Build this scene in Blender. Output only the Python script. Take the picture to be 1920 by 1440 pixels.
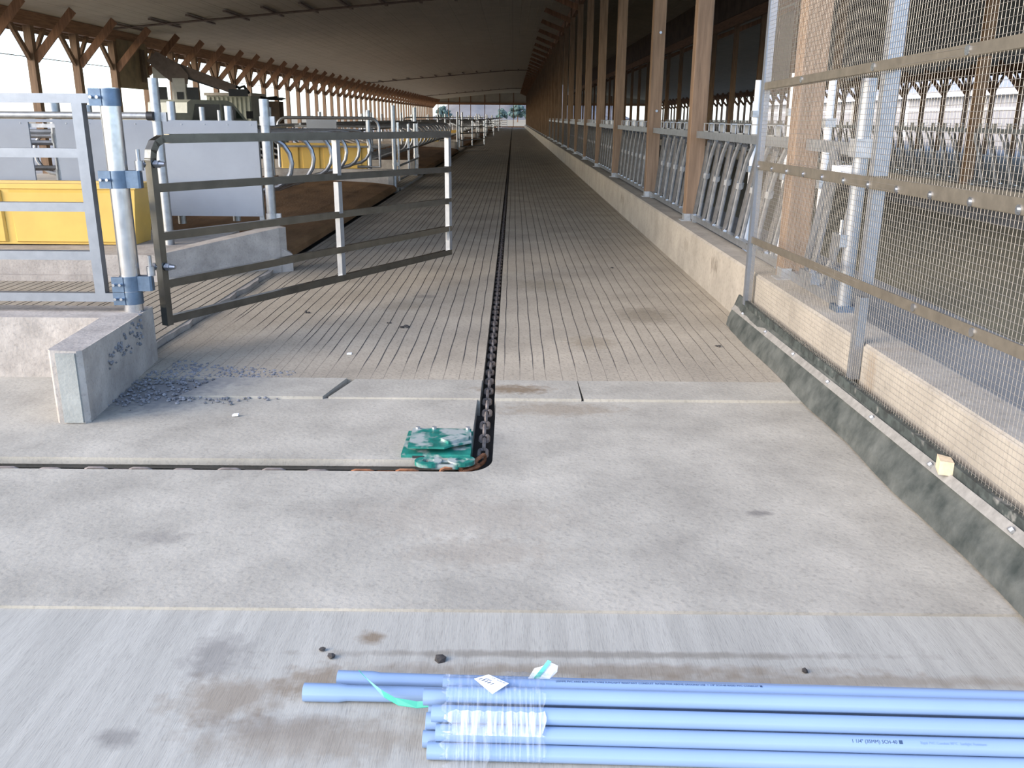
import bpy, bmesh, math, random
from mathutils import Vector, Matrix
for o in list(bpy.data.objects): bpy.data.objects.remove(o, do_unlink=True)
SC = bpy.context.scene
COL = SC.collection
R = math.radians
random.seed(7)

# ------------------------------------------------------------------ camera
cam_d = bpy.data.cameras.new('camera'); cam = bpy.data.objects.new('camera', cam_d); COL.objects.link(cam)
cam_d.sensor_width = 36; cam_d.lens = 1660/1920*36; cam_d.clip_start = .05; cam_d.clip_end = 3000
def set_cam(yaw, pitch, roll, loc):
    fw = Vector((math.sin(yaw)*math.cos(pitch), math.cos(yaw)*math.cos(pitch), -math.sin(pitch)))
    r = Vector((math.cos(yaw), -math.sin(yaw), 0)); u = r.cross(fw)
    c, s = math.cos(roll), math.sin(roll)
    r2 = r*c+u*s; u2 = u*c-r*s
    m = Matrix((r2, u2, -fw)).transposed().to_4x4(); m.translation = loc
    cam.matrix_world = m
set_cam(R(.06369), R(16.76256), R(.45), (0, 0, 1.5))
SC.camera = cam

# ------------------------------------------------------------------ light and exposure
W = bpy.data.worlds.new('sky'); SC.world = W; W.use_nodes = True
nt = W.node_tree; nt.nodes.clear()
sky = nt.nodes.new('ShaderNodeTexSky'); sky.sky_type = 'NISHITA'; sky.sun_disc = False
sky.sun_elevation = R(28); sky.sun_rotation = R(-115); sky.altitude = 100
sky.air_density = .65; sky.dust_density = 1.5; sky.ozone_density = .6
bg = nt.nodes.new('ShaderNodeBackground'); bg.inputs[1].default_value = 1.0
wo = nt.nodes.new('ShaderNodeOutputWorld')
wb = nt.nodes.new('ShaderNodeMix'); wb.data_type = 'RGBA'; wb.blend_type = 'MULTIPLY'; wb.inputs[0].default_value = 1; wb.inputs[7].default_value = (1.0, 1.0, 1.0, 1)   # white-balance tint on the sky, left neutral
nt.links.new(sky.outputs[0], wb.inputs[6]); nt.links.new(wb.outputs[2], bg.inputs[0]); nt.links.new(bg.outputs[0], wo.inputs[0])
vs = SC.view_settings
vs.view_transform = 'Standard'; vs.look = 'None'; vs.gamma = 1; vs.use_curve_mapping = False
vs.exposure = -0.33
SC.cycles.max_bounces = 12; SC.cycles.diffuse_bounces = 7; SC.cycles.transparent_max_bounces = 12

# ------------------------------------------------------------------ materials
def mat(name, col, rough=.6, metal=0, var=.12, scale=4., bump=0., bscale=60., fine=None, spec=.5, spots=None, stretch=(1,1,1), dark=None, coat=0):
    """noise-mottled principled material in object space; spots = stains at world points"""
    m = bpy.data.materials.new(name); m.use_nodes = True
    n, l = m.node_tree.nodes, m.node_tree.links
    b = n['Principled BSDF']
    b.inputs['Roughness'].default_value = rough; b.inputs['Metallic'].default_value = metal
    b.inputs['Specular IOR Level'].default_value = spec
    if coat: b.inputs['Coat Weight'].default_value = coat
    g = n.new('ShaderNodeNewGeometry')
    mp = n.new('ShaderNodeMapping'); mp.inputs['Scale'].default_value = stretch
    l.new(g.outputs['Position'], mp.inputs['Vector'])
    nz = n.new('ShaderNodeTexNoise'); nz.inputs['Scale'].default_value = scale; nz.inputs['Detail'].default_value = 6; nz.inputs['Roughness'].default_value = .62
    l.new(mp.outputs[0], nz.inputs['Vector'])
    cr = n.new('ShaderNodeValToRGB'); e = cr.color_ramp.elements
    lo = [max(0, c*(1-var*1.4)) for c in col]; hi = [min(1, c*(1+var)) for c in col]
    if dark: lo = dark
    e[0].position = .3; e[0].color = (*lo, 1); e[1].position = .7; e[1].color = (*hi, 1)
    l.new(nz.outputs['Fac'], cr.inputs[0]); out = cr.outputs[0]
    if fine:
        nf = n.new('ShaderNodeTexNoise'); nf.inputs['Scale'].default_value = fine[0]; nf.inputs['Detail'].default_value = 3
        l.new(mp.outputs[0], nf.inputs['Vector'])
        c2 = n.new('ShaderNodeValToRGB'); c2.color_ramp.elements[0].position = fine[1]; c2.color_ramp.elements[1].position = fine[1]+.12
        c2.color_ramp.elements[0].color = (fine[2],)*3+(1,); c2.color_ramp.elements[1].color = (1, 1, 1, 1)
        l.new(nf.outputs['Fac'], c2.inputs[0])
        mx = n.new('ShaderNodeMix'); mx.data_type = 'RGBA'; mx.blend_type = 'MULTIPLY'; mx.inputs[0].default_value = 1
        l.new(out, mx.inputs[6]); l.new(c2.outputs[0], mx.inputs[7]); out = mx.outputs[2]
    for (sx, sy, rx, ry, scol, k, *pl) in (spots or []):
        mp2 = n.new('ShaderNodeMapping'); mp2.inputs['Location'].default_value = (0, -sx/rx, -sy/ry) if pl else (-sx/rx, -sy/ry, 0); mp2.inputs['Scale'].default_value = (0, 1/rx, 1/ry) if pl else (1/rx, 1/ry, 0)
        l.new(g.outputs['Position'], mp2.inputs['Vector'])
        ln = n.new('ShaderNodeVectorMath'); ln.operation = 'LENGTH'; l.new(mp2.outputs[0], ln.inputs[0])
        ad = n.new('ShaderNodeMath'); ad.operation = 'MULTIPLY_ADD'; l.new(nf2_noise(n, l, g).outputs['Fac'], ad.inputs[0]); ad.inputs[1].default_value = 1.6
        l.new(ln.outputs['Value'], ad.inputs[2])
        mr = n.new('ShaderNodeMapRange'); mr.inputs[1].default_value = 1.25; mr.inputs[2].default_value = 2.0; mr.inputs[3].default_value = k; mr.inputs[4].default_value = 0
        l.new(ad.outputs[0], mr.inputs[0])
        mx = n.new('ShaderNodeMix'); mx.data_type = 'RGBA'; l.new(mr.outputs[0], mx.inputs[0]); l.new(out, mx.inputs[6]); mx.inputs[7].default_value = (*scol, 1); out = mx.outputs[2]
    l.new(out, b.inputs['Base Color'])
    if bump:
        nb = n.new('ShaderNodeTexNoise'); nb.inputs['Scale'].default_value = bscale; nb.inputs['Detail'].default_value = 4
        l.new(mp.outputs[0], nb.inputs['Vector'])
        bp = n.new('ShaderNodeBump'); bp.inputs['Strength'].default_value = bump; bp.inputs['Distance'].default_value = .01
        l.new(nb.outputs['Fac'], bp.inputs['Height']); l.new(bp.outputs[0], b.inputs['Normal'])
    return m
def nf2_noise(n, l, g):
    k = n.get('stain_noise')
    if not k:
        k = n.new('ShaderNodeTexNoise'); k.name = 'stain_noise'; k.inputs['Scale'].default_value = 22; k.inputs['Detail'].default_value = 5
        l.new(g.outputs['Position'], k.inputs['Vector'])
    return k
BR = (.16, .11, .06); DK = (.12, .11, .10)
M = {}
M['concrete'] = mat('concrete', (.37, .345, .285), .85, var=.17, scale=2.2, bump=.22, bscale=45, fine=(60, .33, .86), spec=.25,
    spots=[(.02, 4.86, .22, .09, BR, .8), (.25, 4.55, .35, .12, (.22, .17, .11), .5), (1.0, 3.25, .05, .03, DK, .6), (-.1, 2.9, .3, .12, (.25, .21, .16), .35), (-1.3, 3.0, .1, .06, DK, .35), (1.1, 6.6, .3, .35, (.2, .16, .11), .5), (.4, 5.6, .22, .25, (.22, .18, .12), .4), (-.2, 3.2, .5, .2, (.26, .22, .17), .3), (-1.98, 4.75, .35, .32, (.15, .15, .155), .65), (-1.75, 5.0, .3, .2, (.17, .17, .17), .5)])
M['apron'] = mat('broom_finished_concrete', (.375, .362, .312), .85, var=.11, scale=3, bump=.10, bscale=60, fine=(70, .34, .84), spec=.25, stretch=(5, .35, 1),
    spots=[(.25, 2.20, .75, .035, BR, .5), (.3, 2.28, .9, .02, (.15, .13, .1), .55), (-.42, 2.36, .045, .04, BR, .75), (-.86, 2.26, .1, .12, DK, .5), (-.77, 2.06, .16, .1, BR, .5), (-.55, 2.14, .1, .08, BR, .6), (-.6, 1.95, .2, .06, DK, .3), (.9, 2.16, .8, .03, BR, .4), (-.5, 1.9, .3, .1, BR, .4), (-1.0, 1.9, .06, .04, DK, .5)])
M['alley'] = mat('grooved_alley_concrete', (.37, .325, .25), .85, var=.16, scale=1.4, bump=.25, bscale=40, fine=(50, .34, .75), spec=.25,
    spots=[(1.05, 6.9, .25, .3, (.14, .115, .075), .5), (.55, 6.0, .18, .2, (.2, .16, .1), .5), (-.9, 7.2, .2, .2, (.22, .18, .12), .4), (.3, 8.2, .3, .3, (.2, .17, .11), .4), (-.75, 7.6, .12, .08, DK, .5)])
M['curb'] = mat('curb_concrete', (.325, .295, .245), .85, var=.15, scale=3, bump=.12, bscale=50, fine=(30, .34, .85), spec=.25,
    spots=[(7.62+.05*k, .27+.02*(k % 2), .016, .085, (.10, .08, .06), .75, 'yz') for k in range(5)]+[(8.95+.07*k, .28-.02*(k % 2), .016, .07, (.10, .08, .06), .7, 'yz') for k in range(3)]+[(14.4+.12*k, .26, .03, .09, (.09, .07, .05), .7, 'yz') for k in range(3)]+[(4.2, .30, .07, .16, (.20, .15, .10), .5, 'yz')])
M['block'] = mat('cast_concrete', (.39, .355, .31), .85, var=.2, scale=5, bump=.4, bscale=40, fine=(60, .32, .84), spec=.25)
M['darkslot'] = mat('dirty_channel_steel', (.035, .033, .03), .8, var=.3, scale=8)
M['galv'] = mat('galvanised_steel', (.37, .385, .40), .38, metal=.85, var=.16, scale=14, bump=.06, bscale=90)
M['galv_bright'] = mat('bright_galvanised_steel', (.60, .615, .63), .24, metal=.95, var=.12, scale=18)
M['galv_dull'] = mat('weathered_galvanised_steel', (.42, .43, .43), .5, metal=.7, var=.2, scale=12)
M['gate'] = mat('gate_tube_steel', (.13, .135, .13), .25, metal=.95, var=.18, scale=9)  # rails darkened: the dim barn they mirror is put into the colour
M['clamp'] = mat('blue_grey_clamp_steel', (.125, .175, .24), .42, metal=.75, var=.14, scale=20)
M['wood'] = mat('brown_timber', (.22, .12, .068), .75, var=.3, scale=3, stretch=(9, 9, .6), bump=.15, bscale=12, spec=.25)
M['wood_new'] = mat('pale_brown_timber', (.185, .122, .076), .75, var=.25, scale=3, stretch=(9, 9, .6), bump=.15, bscale=12, spec=.25)
M['wood_beam'] = mat('beam_timber', (.25, .145, .085), .75, var=.25, scale=3, stretch=(9, .6, 9), spec=.25)
M['ceiling'] = mat('white_ceiling_lining', (.42, .385, .32), .8, var=.07, scale=1.2, spec=.2)
M['dark_board'] = mat('dark_boarding', (.11, .075, .05), .85, var=.3, scale=2)
M['yellow'] = mat('yellow_plastic', (.66, .43, .095), .45, var=.05, scale=5)
M['white_panel'] = mat('white_plastic_sheet', (.31, .33, .355), .4, var=.07, scale=1.6, spec=.45)
M['mat'] = mat('brown_bedding_mat', (.25, .145, .07), .9, var=.3, scale=3, stretch=(1, .25, 1), bump=.5, bscale=40, spec=.15)
M['rubber'] = mat('black_rubber_belt', (.045, .055, .05), .6, var=.35, scale=9, fine=(24, .42, .6), bump=.2, bscale=30)
M['rubber_dusty'] = mat('dusty_rubber_belt', (.06, .064, .057), .7, var=.5, scale=7, dark=(.015, .021, .018), bump=.3, bscale=30)
M['batten'] = mat('worn_steel_batten', (.27, .26, .235), .6, metal=.3, var=.2, scale=20)
M['fence_tube'] = mat('pale_galvanised_tube', (.25, .27, .295), .4, metal=.7, var=.08, scale=14)
M['fence_rail'] = mat('galvanised_angle_rail', (.20, .175, .135), .45, metal=.6, var=.14, scale=18)
M['wire'] = mat('galvanised_wire', (.30, .28, .245), .45, metal=.6, var=.06, scale=8)
M['rust'] = mat('rusty_chain_steel', (.22, .19, .165), .65, metal=.45, var=.25, scale=22)
M['rust_red'] = mat('orange_rusted_steel', (.28, .12, .055), .75, metal=.3, var=.35, scale=30)
M['green'] = mat('green_painted_steel', (.012, .17, .13), .45, var=.3, scale=16, fine=(9, .46, 1))
def dusty(m, col, thr=.52, sc=9):
    n, l = m.node_tree.nodes, m.node_tree.links; b = n['Principled BSDF']
    src = b.inputs['Base Color'].links[0].from_socket
    g = n.new('ShaderNodeNewGeometry'); nz = n.new('ShaderNodeTexNoise'); nz.inputs['Scale'].default_value = sc; nz.inputs['Detail'].default_value = 5
    l.new(g.outputs['Position'], nz.inputs['Vector'])
    mr = n.new('ShaderNodeMapRange'); mr.inputs[1].default_value = thr; mr.inputs[2].default_value = thr+.1; l.new(nz.outputs['Fac'], mr.inputs[0])
    mx = n.new('ShaderNodeMix'); mx.data_type = 'RGBA'; l.new(mr.outputs[0], mx.inputs[0]); l.new(src, mx.inputs[6]); mx.inputs[7].default_value = (*col, 1)
    l.new(mx.outputs[2], b.inputs['Base Color'])
dusty(M['green'], (.33, .36, .33), .50, 10)
dusty(M['rubber'], (.16, .16, .145), .60, 16)
M['pvc'] = mat('grey_blue_pvc', (.225, .325, .485), .26, var=.03, scale=3, spec=.5)
M['pvc_white'] = mat('white_pvc', (.78, .76, .72), .4, var=.03, scale=3)
M['black'] = mat('black_steel', (.025, .025, .025), .5, var=.2)
M['ink'] = mat('dark_print', (.03, .06, .12), .6, var=.05)
M['ink_pale'] = mat('pale_print', (.16, .25, .42), .6, var=.05)
M['paper'] = mat('white_paper', (.85, .86, .86), .7, var=.03)
M['mint'] = mat('mint_green_tape', (.18, .72, .52), .5, var=.06)
M['strap'] = mat('green_strap', (.03, .32, .22), .45, var=.1)
M['stone'] = mat('crushed_stone', (.20, .20, .205), .9, var=.4, scale=40)
M['soil'] = mat('dark_dirt', (.05, .045, .04), .95, var=.3, scale=40)
M['chip'] = mat('raw_wood_chip', (.55, .44, .29), .8, var=.15, scale=30)
M['truck'] = mat('pale_green_truck_paint', (.36, .38, .31), .45, var=.12, scale=4)
M['glass_dark'] = mat('dark_window_glass', (.03, .045, .03), .12, var=.2)
M['crane'] = mat('dark_brown_crane_paint', (.13, .095, .075), .6, var=.2, scale=6)
M['cream'] = mat('cream_plastic', (.48, .46, .40), .6, var=.1)
M['ply'] = mat('weathered_plywood', (.20, .15, .085), .8, var=.2, scale=3)
M['field'] = mat('dry_grass_field', (.27, .22, .14), .95, var=.25, scale=.08, spec=.1)
M['yard'] = mat('gravel_yard', (.26, .245, .22), .95, var=.2, scale=.6, spec=.1)
M['hill'] = mat('hazy_wooded_hill', (.17, .165, .16), 1, var=.22, scale=.025, spec=0)  # distance haze is put into this greyed base colour
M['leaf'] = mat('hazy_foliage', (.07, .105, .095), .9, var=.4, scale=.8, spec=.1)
M['siding'] = mat('grey_metal_siding', (.36, .35, .34), .6, var=.1, scale=.8)
M['trimwhite'] = mat('white_building_trim', (.80, .80, .80), .6, var=.04)
M['feed_floor'] = mat('smooth_feed_table', (.25, .24, .215), .75, var=.14, scale=1.4, spec=.35)
M['feed_lane'] = mat('olive_grey_drive_floor', (.17, .145, .085), .9, var=.15, scale=1.2)
def wrap_mat(lo, hi):
    m = bpy.data.materials.new('clear_stretch_film'); m.use_nodes = True
    n, l = m.node_tree.nodes, m.node_tree.links; n.clear()
    o = n.new('ShaderNodeOutputMaterial'); mix = n.new('ShaderNodeMixShader'); tr = n.new('ShaderNodeBsdfTransparent'); p = n.new('ShaderNodeBsdfPrincipled')
    p.inputs['Base Color'].default_value = (.8, .84, .9, 1); p.inputs['Roughness'].default_value = .12; p.inputs['Specular IOR Level'].default_value = 1
    tr.inputs[0].default_value = (.93, .95, .97, 1)
    g = n.new('ShaderNodeNewGeometry'); mp = n.new('ShaderNodeMapping'); mp.inputs['Scale'].default_value = (150, 9, 9); l.new(g.outputs['Position'], mp.inputs[0])
    nz = n.new('ShaderNodeTexNoise'); nz.inputs['Scale'].default_value = 1.; nz.inputs['Detail'].default_value = 3; l.new(mp.outputs[0], nz.inputs['Vector'])
    mr = n.new('ShaderNodeMapRange'); mr.inputs[1].default_value = .45; mr.inputs[2].default_value = .75; mr.inputs[3].default_value = lo; mr.inputs[4].default_value = hi; l.new(nz.outputs['Fac'], mr.inputs[0])
    bp = n.new('ShaderNodeBump'); bp.inputs['Strength'].default_value = .6; bp.inputs['Distance'].default_value = .004; l.new(nz.outputs['Fac'], bp.inputs['Height']); l.new(bp.outputs[0], p.inputs['Normal'])
    l.new(mr.outputs[0], mix.inputs[0]); l.new(tr.outputs[0], mix.inputs[1]); l.new(p.outputs[0], mix.inputs[2]); l.new(mix.outputs[0], o.inputs[0])
    return m
M['film'] = wrap_mat(.05, .24); M['film_glare'] = wrap_mat(.28, .95)  # second copy is whiter and streaky: glare painted into the film

# ------------------------------------------------------------------ mesh helpers
class MB:
    def __init__(s): s.v = []; s.f = []; s.smooth = False
    def add(s, vs, fs):
        k = len(s.v); s.v += [tuple(v) for v in vs]; s.f += [tuple(i+k for i in f) for f in fs]; return s
    def box(s, x0, x1, y0, y1, z0, z1, c=0):
        if c:
            return s.prism([(x0+c, y0), (x1-c, y0), (x1, y0+c), (x1, y1-c), (x1-c, y1), (x0+c, y1), (x0, y1-c), (x0, y0+c)], z0, z1)
        vs = [(x, y, z) for z in (z0, z1) for x, y in ((x0, y0), (x1, y0), (x1, y1), (x0, y1))]
        return s.add(vs, [(3, 2, 1, 0), (4, 5, 6, 7), (0, 1, 5, 4), (1, 2, 6, 5), (2, 3, 7, 6), (3, 0, 4, 7)])
    def prism(s, poly, z0, z1):
        n = len(poly); zz = z1 if hasattr(z1, '__len__') else [z1]*n; zb = z0 if hasattr(z0, '__len__') else [z0]*n
        a = sum(poly[i][0]*poly[(i+1) % n][1]-poly[(i+1) % n][0]*poly[i][1] for i in range(n))
        idx = list(range(n)) if a > 0 else list(range(n))[::-1]
        poly = [poly[i] for i in idx]; zz = [zz[i] for i in idx]; zb = [zb[i] for i in idx]
        vs = [(p[0], p[1], zb[i]) for i, p in enumerate(poly)]+[(p[0], p[1], zz[i]) for i, p in enumerate(poly)]
        fs = [tuple(range(n))[::-1], tuple(range(n, 2*n))]+[(i, (i+1) % n, n+(i+1) % n, n+i) for i in range(n)]
        return s.add(vs, fs)
    def extrude_y(s, prof, y0, y1, closed=True):
        n = len(prof); vs = [(x, y0, z) for x, z in prof]+[(x, y1, z) for x, z in prof]
        fs = [(i, n+i, n+(i+1) % n, (i+1) % n) for i in range(n if closed else n-1)]
        if closed: fs += [tuple(range(n)), tuple(range(n, 2*n))[::-1]]
        return s.add(vs, fs)
    def beam(s, a, b, w, h, up=(0, 0, 1)):
        a, b = Vector(a), Vector(b); d = (b-a).normalized(); u = Vector(up)
        if abs(d.dot(u)) > .98: u = Vector((0, 1, 0))
        x = d.cross(u).normalized(); y = x.cross(d).normalized()
        vs = [p+x*i*w/2+y*j*h/2 for p in (a, b) for i, j in ((-1, -1), (1, -1), (1, 1), (-1, 1))]
        return s.add(vs, [(0, 1, 2, 3), (7, 6, 5, 4), (0, 4, 5, 1), (1, 5, 6, 2), (2, 6, 7, 3), (3, 7, 4, 0)])
    def tube(s, pts, r, n=10, cap=True, inner=0):
        s.smooth = True
        pts = [Vector(p) for p in pts]; rs = r if hasattr(r, '__len__') else [r]*len(pts)
        t0 = (pts[1]-pts[0]).normalized(); ref = Vector((0, 0, 1)) if abs(t0.z) < .9 else Vector((1, 0, 0))
        x = t0.cross(ref).normalized(); vs = []
        for i, p in enumerate(pts):
            t = ((pts[min(i+1, len(pts)-1)]-pts[max(i-1, 0)])).normalized()
            x = (x-t*x.dot(t)).normalized(); y = t.cross(x)
            vs += [p+(x*math.cos(2*math.pi*k/n)+y*math.sin(2*math.pi*k/n))*rs[i] for k in range(n)]
        m = len(pts); fs = [(i*n+k, i*n+(k+1) % n, (i+1)*n+(k+1) % n, (i+1)*n+k) for i in range(m-1) for k in range(n)]
        if cap: fs += [tuple(range(n))[::-1], tuple(range((m-1)*n, m*n))]
        return s.add(vs, fs)
    def torus_path(s, pts, r, n=6):
        pts = [Vector(p) for p in pts]; m = len(pts); s.smooth = True; vs = []
        nrm = (pts[1]-pts[0]).cross(pts[m//3]-pts[0]).normalized()
        for i, p in enumerate(pts):
            t = (pts[(i+1) % m]-pts[i-1]).normalized(); x = t.cross(nrm).normalized()
            vs += [p+(x*math.cos(2*math.pi*k/n)+nrm*math.sin(2*math.pi*k/n))*r for k in range(n)]
        return s.add(vs, [(i*n+k, i*n+(k+1) % n, ((i+1) % m)*n+(k+1) % n, ((i+1) % m)*n+k) for i in range(m) for k in range(n)])
    def blob(s, c, r, seed=0, sub=1, flat=1.):
        bm = bmesh.new(); bmesh.ops.create_icosphere(bm, subdivisions=sub, radius=1); rnd = random.Random(seed)
        vs = []
        for v in bm.verts:
            k = 1+rnd.uniform(-.28, .28); vs.append((c[0]+v.co.x*r*k, c[1]+v.co.y*r*k, c[2]+v.co.z*r*k*flat))
        fs = [tuple(v.index for v in f.verts) for f in bm.faces]; bm.free(); return s.add(vs, fs)
def mesh_of(name, mb, m, off=(0, 0, 0)):
    me = bpy.data.meshes.new(name); o = Vector(off)
    me.from_pydata([tuple(Vector(v)-o) for v in mb.v], [], mb.f); me.materials.append(m)
    bm = bmesh.new(); bm.from_mesh(me); bmesh.ops.recalc_face_normals(bm, faces=bm.faces); bm.to_mesh(me); bm.free()
    if mb.smooth:
        me.shade_smooth(); me.set_sharp_from_angle(angle=R(40))
    me.update(); return me
def props(o, label=None, cat=None, group=None, kind=None):
    if label: o['label'] = label
    if cat: o['category'] = cat
    if group: o['group'] = group
    if kind: o['kind'] = kind
    return o
def thing(name, label, cat, loc=(0, 0, 0), group=None):
    o = bpy.data.objects.new(name, None); COL.objects.link(o); o.location = loc; o.empty_display_size = .1
    return props(o, label, cat, group)
def wloc(o):
    v = Vector((0, 0, 0))
    while o: v += Vector(o.location); o = o.parent
    return v
def part(name, mb, m, parent, label=None, kind=None):
    o = bpy.data.objects.new(name, mesh_of(name, mb, m, wloc(parent))); COL.objects.link(o); o.parent = parent
    return props(o, label, None, None, kind)
def single(name, mb, m, label, cat, loc, group=None, kind=None):
    o = bpy.data.objects.new(name, mesh_of(name, mb, m, loc)); COL.objects.link(o); o.location = loc
    return props(o, label, cat, group, kind)
def struct(name, mb, m, loc=(0, 0, 0)):
    o = bpy.data.objects.new(name, mesh_of(name, mb, m, loc)); COL.objects.link(o); o.location = loc
    return props(o, kind='structure')
def dup(o, loc=None, label=None, parent=None, group=None):
    c = o.copy(); COL.objects.link(c)
    if parent: c.parent = parent
    if loc is not None: c.location = loc
    if label: c['label'] = label
    if group: c['group'] = group
    for ch in list(o.children): dup(ch, parent=c)
    return c
ORD = 'first second third fourth fifth sixth seventh eighth ninth tenth eleventh twelfth thirteenth fourteenth fifteenth sixteenth seventeenth eighteenth nineteenth twentieth'.split()
def arc(c, r, a0, a1, n, f): return [f(c[0]+r*math.cos(R(a0+(a1-a0)*i/n)), c[1]+r*math.sin(R(a0+(a1-a0)*i/n))) for i in range(n+1)]

# ------------------------------------------------------------------ the setting: floors
YS, YE = 5.9, 142.0          # near and far end of the roof
def grooved(name, x0, x1, y0, y1, z, pitch, m, rows, w=.0085, depth=.0045, start=None, seed=1, thick=.12, skip=()):
    """a slab whose top carries recessed channels running along Y"""
    rnd = random.Random(seed); xs = []; x = x0+pitch*.6
    while x < x1-.03:
        xs.append(x+rnd.uniform(-.006, .006)); x += pitch*(1 if rnd.random() > .07 else .55)
    ys = rows; v = []; f = []; mi = []; ncol = 2+4*len(xs)
    ph = [(rnd.uniform(0, 6), rnd.uniform(.2, .7), rnd.uniform(.003, .008)) for _ in xs]
    st = [(start(xx) if start else y0)+rnd.uniform(0, .25) for xx in xs]
    for y in ys:
        row = [(x0, y, z)]
        for k, xx in enumerate(xs):
            p, q, a = ph[k]; c = xx+a*math.sin(p+q*y)+.002*math.sin(p*3+7*y)
            d = depth*max(0, min(1, (y-st[k])/.35))*(1-.25*rnd.random()); ww = w*(.5 if d < depth*.3 else 1)
            row += [(c-ww/2, y, z), (c-ww/2+.001, y, z-d), (c+ww/2-.001, y, z-d), (c+ww/2, y, z)]
        row.append((x1, y, z)); v += row
    for j in range(len(ys)-1):
        for i in range(ncol-1):
            a = j*ncol+i; f.append((a, a+1, a+1+ncol, a+ncol)); mi.append(1 if i > 0 and (i-1) % 4 in (0, 1, 2) and i < ncol-2 else 0)
    k = len(v)
    v += [(x0, y0, z), (x1, y0, z), (x1, y1, z), (x0, y1, z), (x0, y0, z-thick), (x1, y0, z-thick), (x1, y1, z-thick), (x0, y1, z-thick)]
    f += [(k, k+1, k+5, k+4), (k+1, k+2, k+6, k+5), (k+2, k+3, k+7, k+6), (k+3, k, k+4, k+7)]; mi += [0]*4
    me = bpy.data.meshes.new(name); me.from_pydata(v, [], f); me.materials.append(m); me.materials.append(M['groove'])
    me.polygons.foreach_set('material_index', mi); me.update()
    o = bpy.data.objects.new(name, me); COL.objects.link(o); return props(o, kind='structure')
M['groove'] = mat('groove_dirt', (.235, .205, .165), .95, var=.25, scale=9, spec=.1)
rows = [5.05+.12*i for i in range(40)]; y = rows[-1]
while y < YE: y = min(YE, y+max(.2, (y-4)*.07)); rows.append(y)
SLX0, SLX1 = -.168, -.095    # chain channel in the alley
grooved('floor', -2.36, SLX0, 5.05, YE, 0, .088, M['alley'], rows, seed=3, start=lambda x: 5.14 if x > -1.0 else 5.2+(-1.0-x)*1.1)
grooved('floor', SLX1, 1.78, 5.05, YE, 0, .088, M['alley'], rows, seed=5, start=lambda x: 5.16)
# near slab with the L-shaped chain slot
b = MB()
b.prism([(-9, 2.53), (4, 2.50), (4, 4.70), (-.083, 4.70), (-.083, 3.90)]+[(-.203+.12*math.cos(R(a)), 3.80+.14*math.sin(R(a))) for a in range(0, -91, -15)]+[(-9, 3.66)], -.14, -.012)
struct('floor', b, M['concrete'])
b = MB(); b.prism([(-9, 3.785), (-.30, 3.785), (-.26, 3.80), (-.19, 3.90), (-.188, 4.70), (-2.36, 4.70), (-2.36, 5.7), (-9, 5.7)], -.040, -.006)
b.prism([(-9, 3.86), (-.26, 3.86), (-.188, 3.95), (-.188, 4.70), (-2.36, 4.70), (-2.36, 5.7), (-9, 5.7)], -.14, -.040)
struct('floor', b, M['concrete'])
b = MB(); b.box(-9, 9, -2.5, 2.515, -.16, -.022); struct('floor', b, M['apron'])
b = MB(); b.box(-.25, 0, 3.5, YE, -.16, -.10); b.box(-9, -.2, 3.6, 3.85, -.16, -.085); struct('trim_1', b, M['darkslot'])
# threshold strip between slab and alley, in separate pieces
th = thing('floor', None, None, (-.1, 4.86, 0)); th['kind'] = 'structure'
for x0, x1, dz, y0, sk, sr in ((-1.84, -1.045, .010, 4.68, .12, .07), (-1.015, SLX0-.004, .004, 4.69, .09, 0), (SLX1+.004, .392, .004, 4.69, 0, 0), (.406, 1.70, .003, 4.69, -.010, 0)):
    b = MB(); b.prism([(x0, y0), (x1, y0), (x1+sr, 5.045), (x0+sk, 5.045)], -.14, dz); part('concrete_strip', b, M['concrete'], th)
b = MB(); b.prism([(-2.36, 4.70), (-1.84, 4.70), (-1.72, 5.045), (-2.36, 5.045)], -.14, -.008); part('concrete_strip', b, M['concrete'], th)
# raised cross-alley floors with grooves
CROSS = [(5.5, 8.1), (19.35, 23.3), (41.5, 45.2), (63.5, 67.2), (85.5, 89.2), (107.5, 111.2)]
for i, (a, c) in enumerate(CROSS):
    ya = [a+(c+1.3-a)*k/12 for k in range(13)]
    grooved('floor', -7.6, -2.40, a, c+1.3, .045, .085, M['alley'], ya, seed=20+i, w=.012, depth=.008)
    rnd = random.Random(i); n = 26
    edge = [(-2.38+rnd.uniform(-.02, .035), a+(c+1.0-a)*k/n) for k in range(n+1)]
    b = MB(); b.prism([(-2.42, a)]+edge+[(-2.42, c+1.0)], -.1, .038); struct('floor', b, M['block'])
b = MB(); b.box(-12.4, -7.55, YS, YE, -.15, 0); struct('floor', b, M['alley'])
b = MB(); b.box(2.0, 3.3, -2, YE, -.1, .12); struct('floor', b, M['feed_floor'])
b = MB(); b.box(3.3, 6.8, -2, YE, -.1, .115); struct('floor', b, M['feed_lane'])
b = MB(); b.box(6.8, 8.0, -2, YE, -.1, .12); struct('floor', b, M['feed_floor'])
b = MB(); b.box(8.0, 22.4, -2, YE, -.1, 0); struct('floor', b, M['alley'])
# outside ground
b = MB(); b.box(-900, 900, -250, 1200, -.6, -.18); struct('ground', b, M['field'])
b = MB(); b.box(-60, 60, -60, 130, -.25, -.165); struct('ground', b, M['yard'])

# feed curbs
for i, (xa, xb) in enumerate(((1.77, 2.0), (8.0, 8.23))):
    b = MB(); c = .015
    b.extrude_y([(xa, -.1), (xa, .425-c), (xa+c, .425), (xb-c, .425), (xb, .425-c), (xb, -.1)], .8, YE); struct('trim_%d' % (2+i), b, M['curb'])

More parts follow.
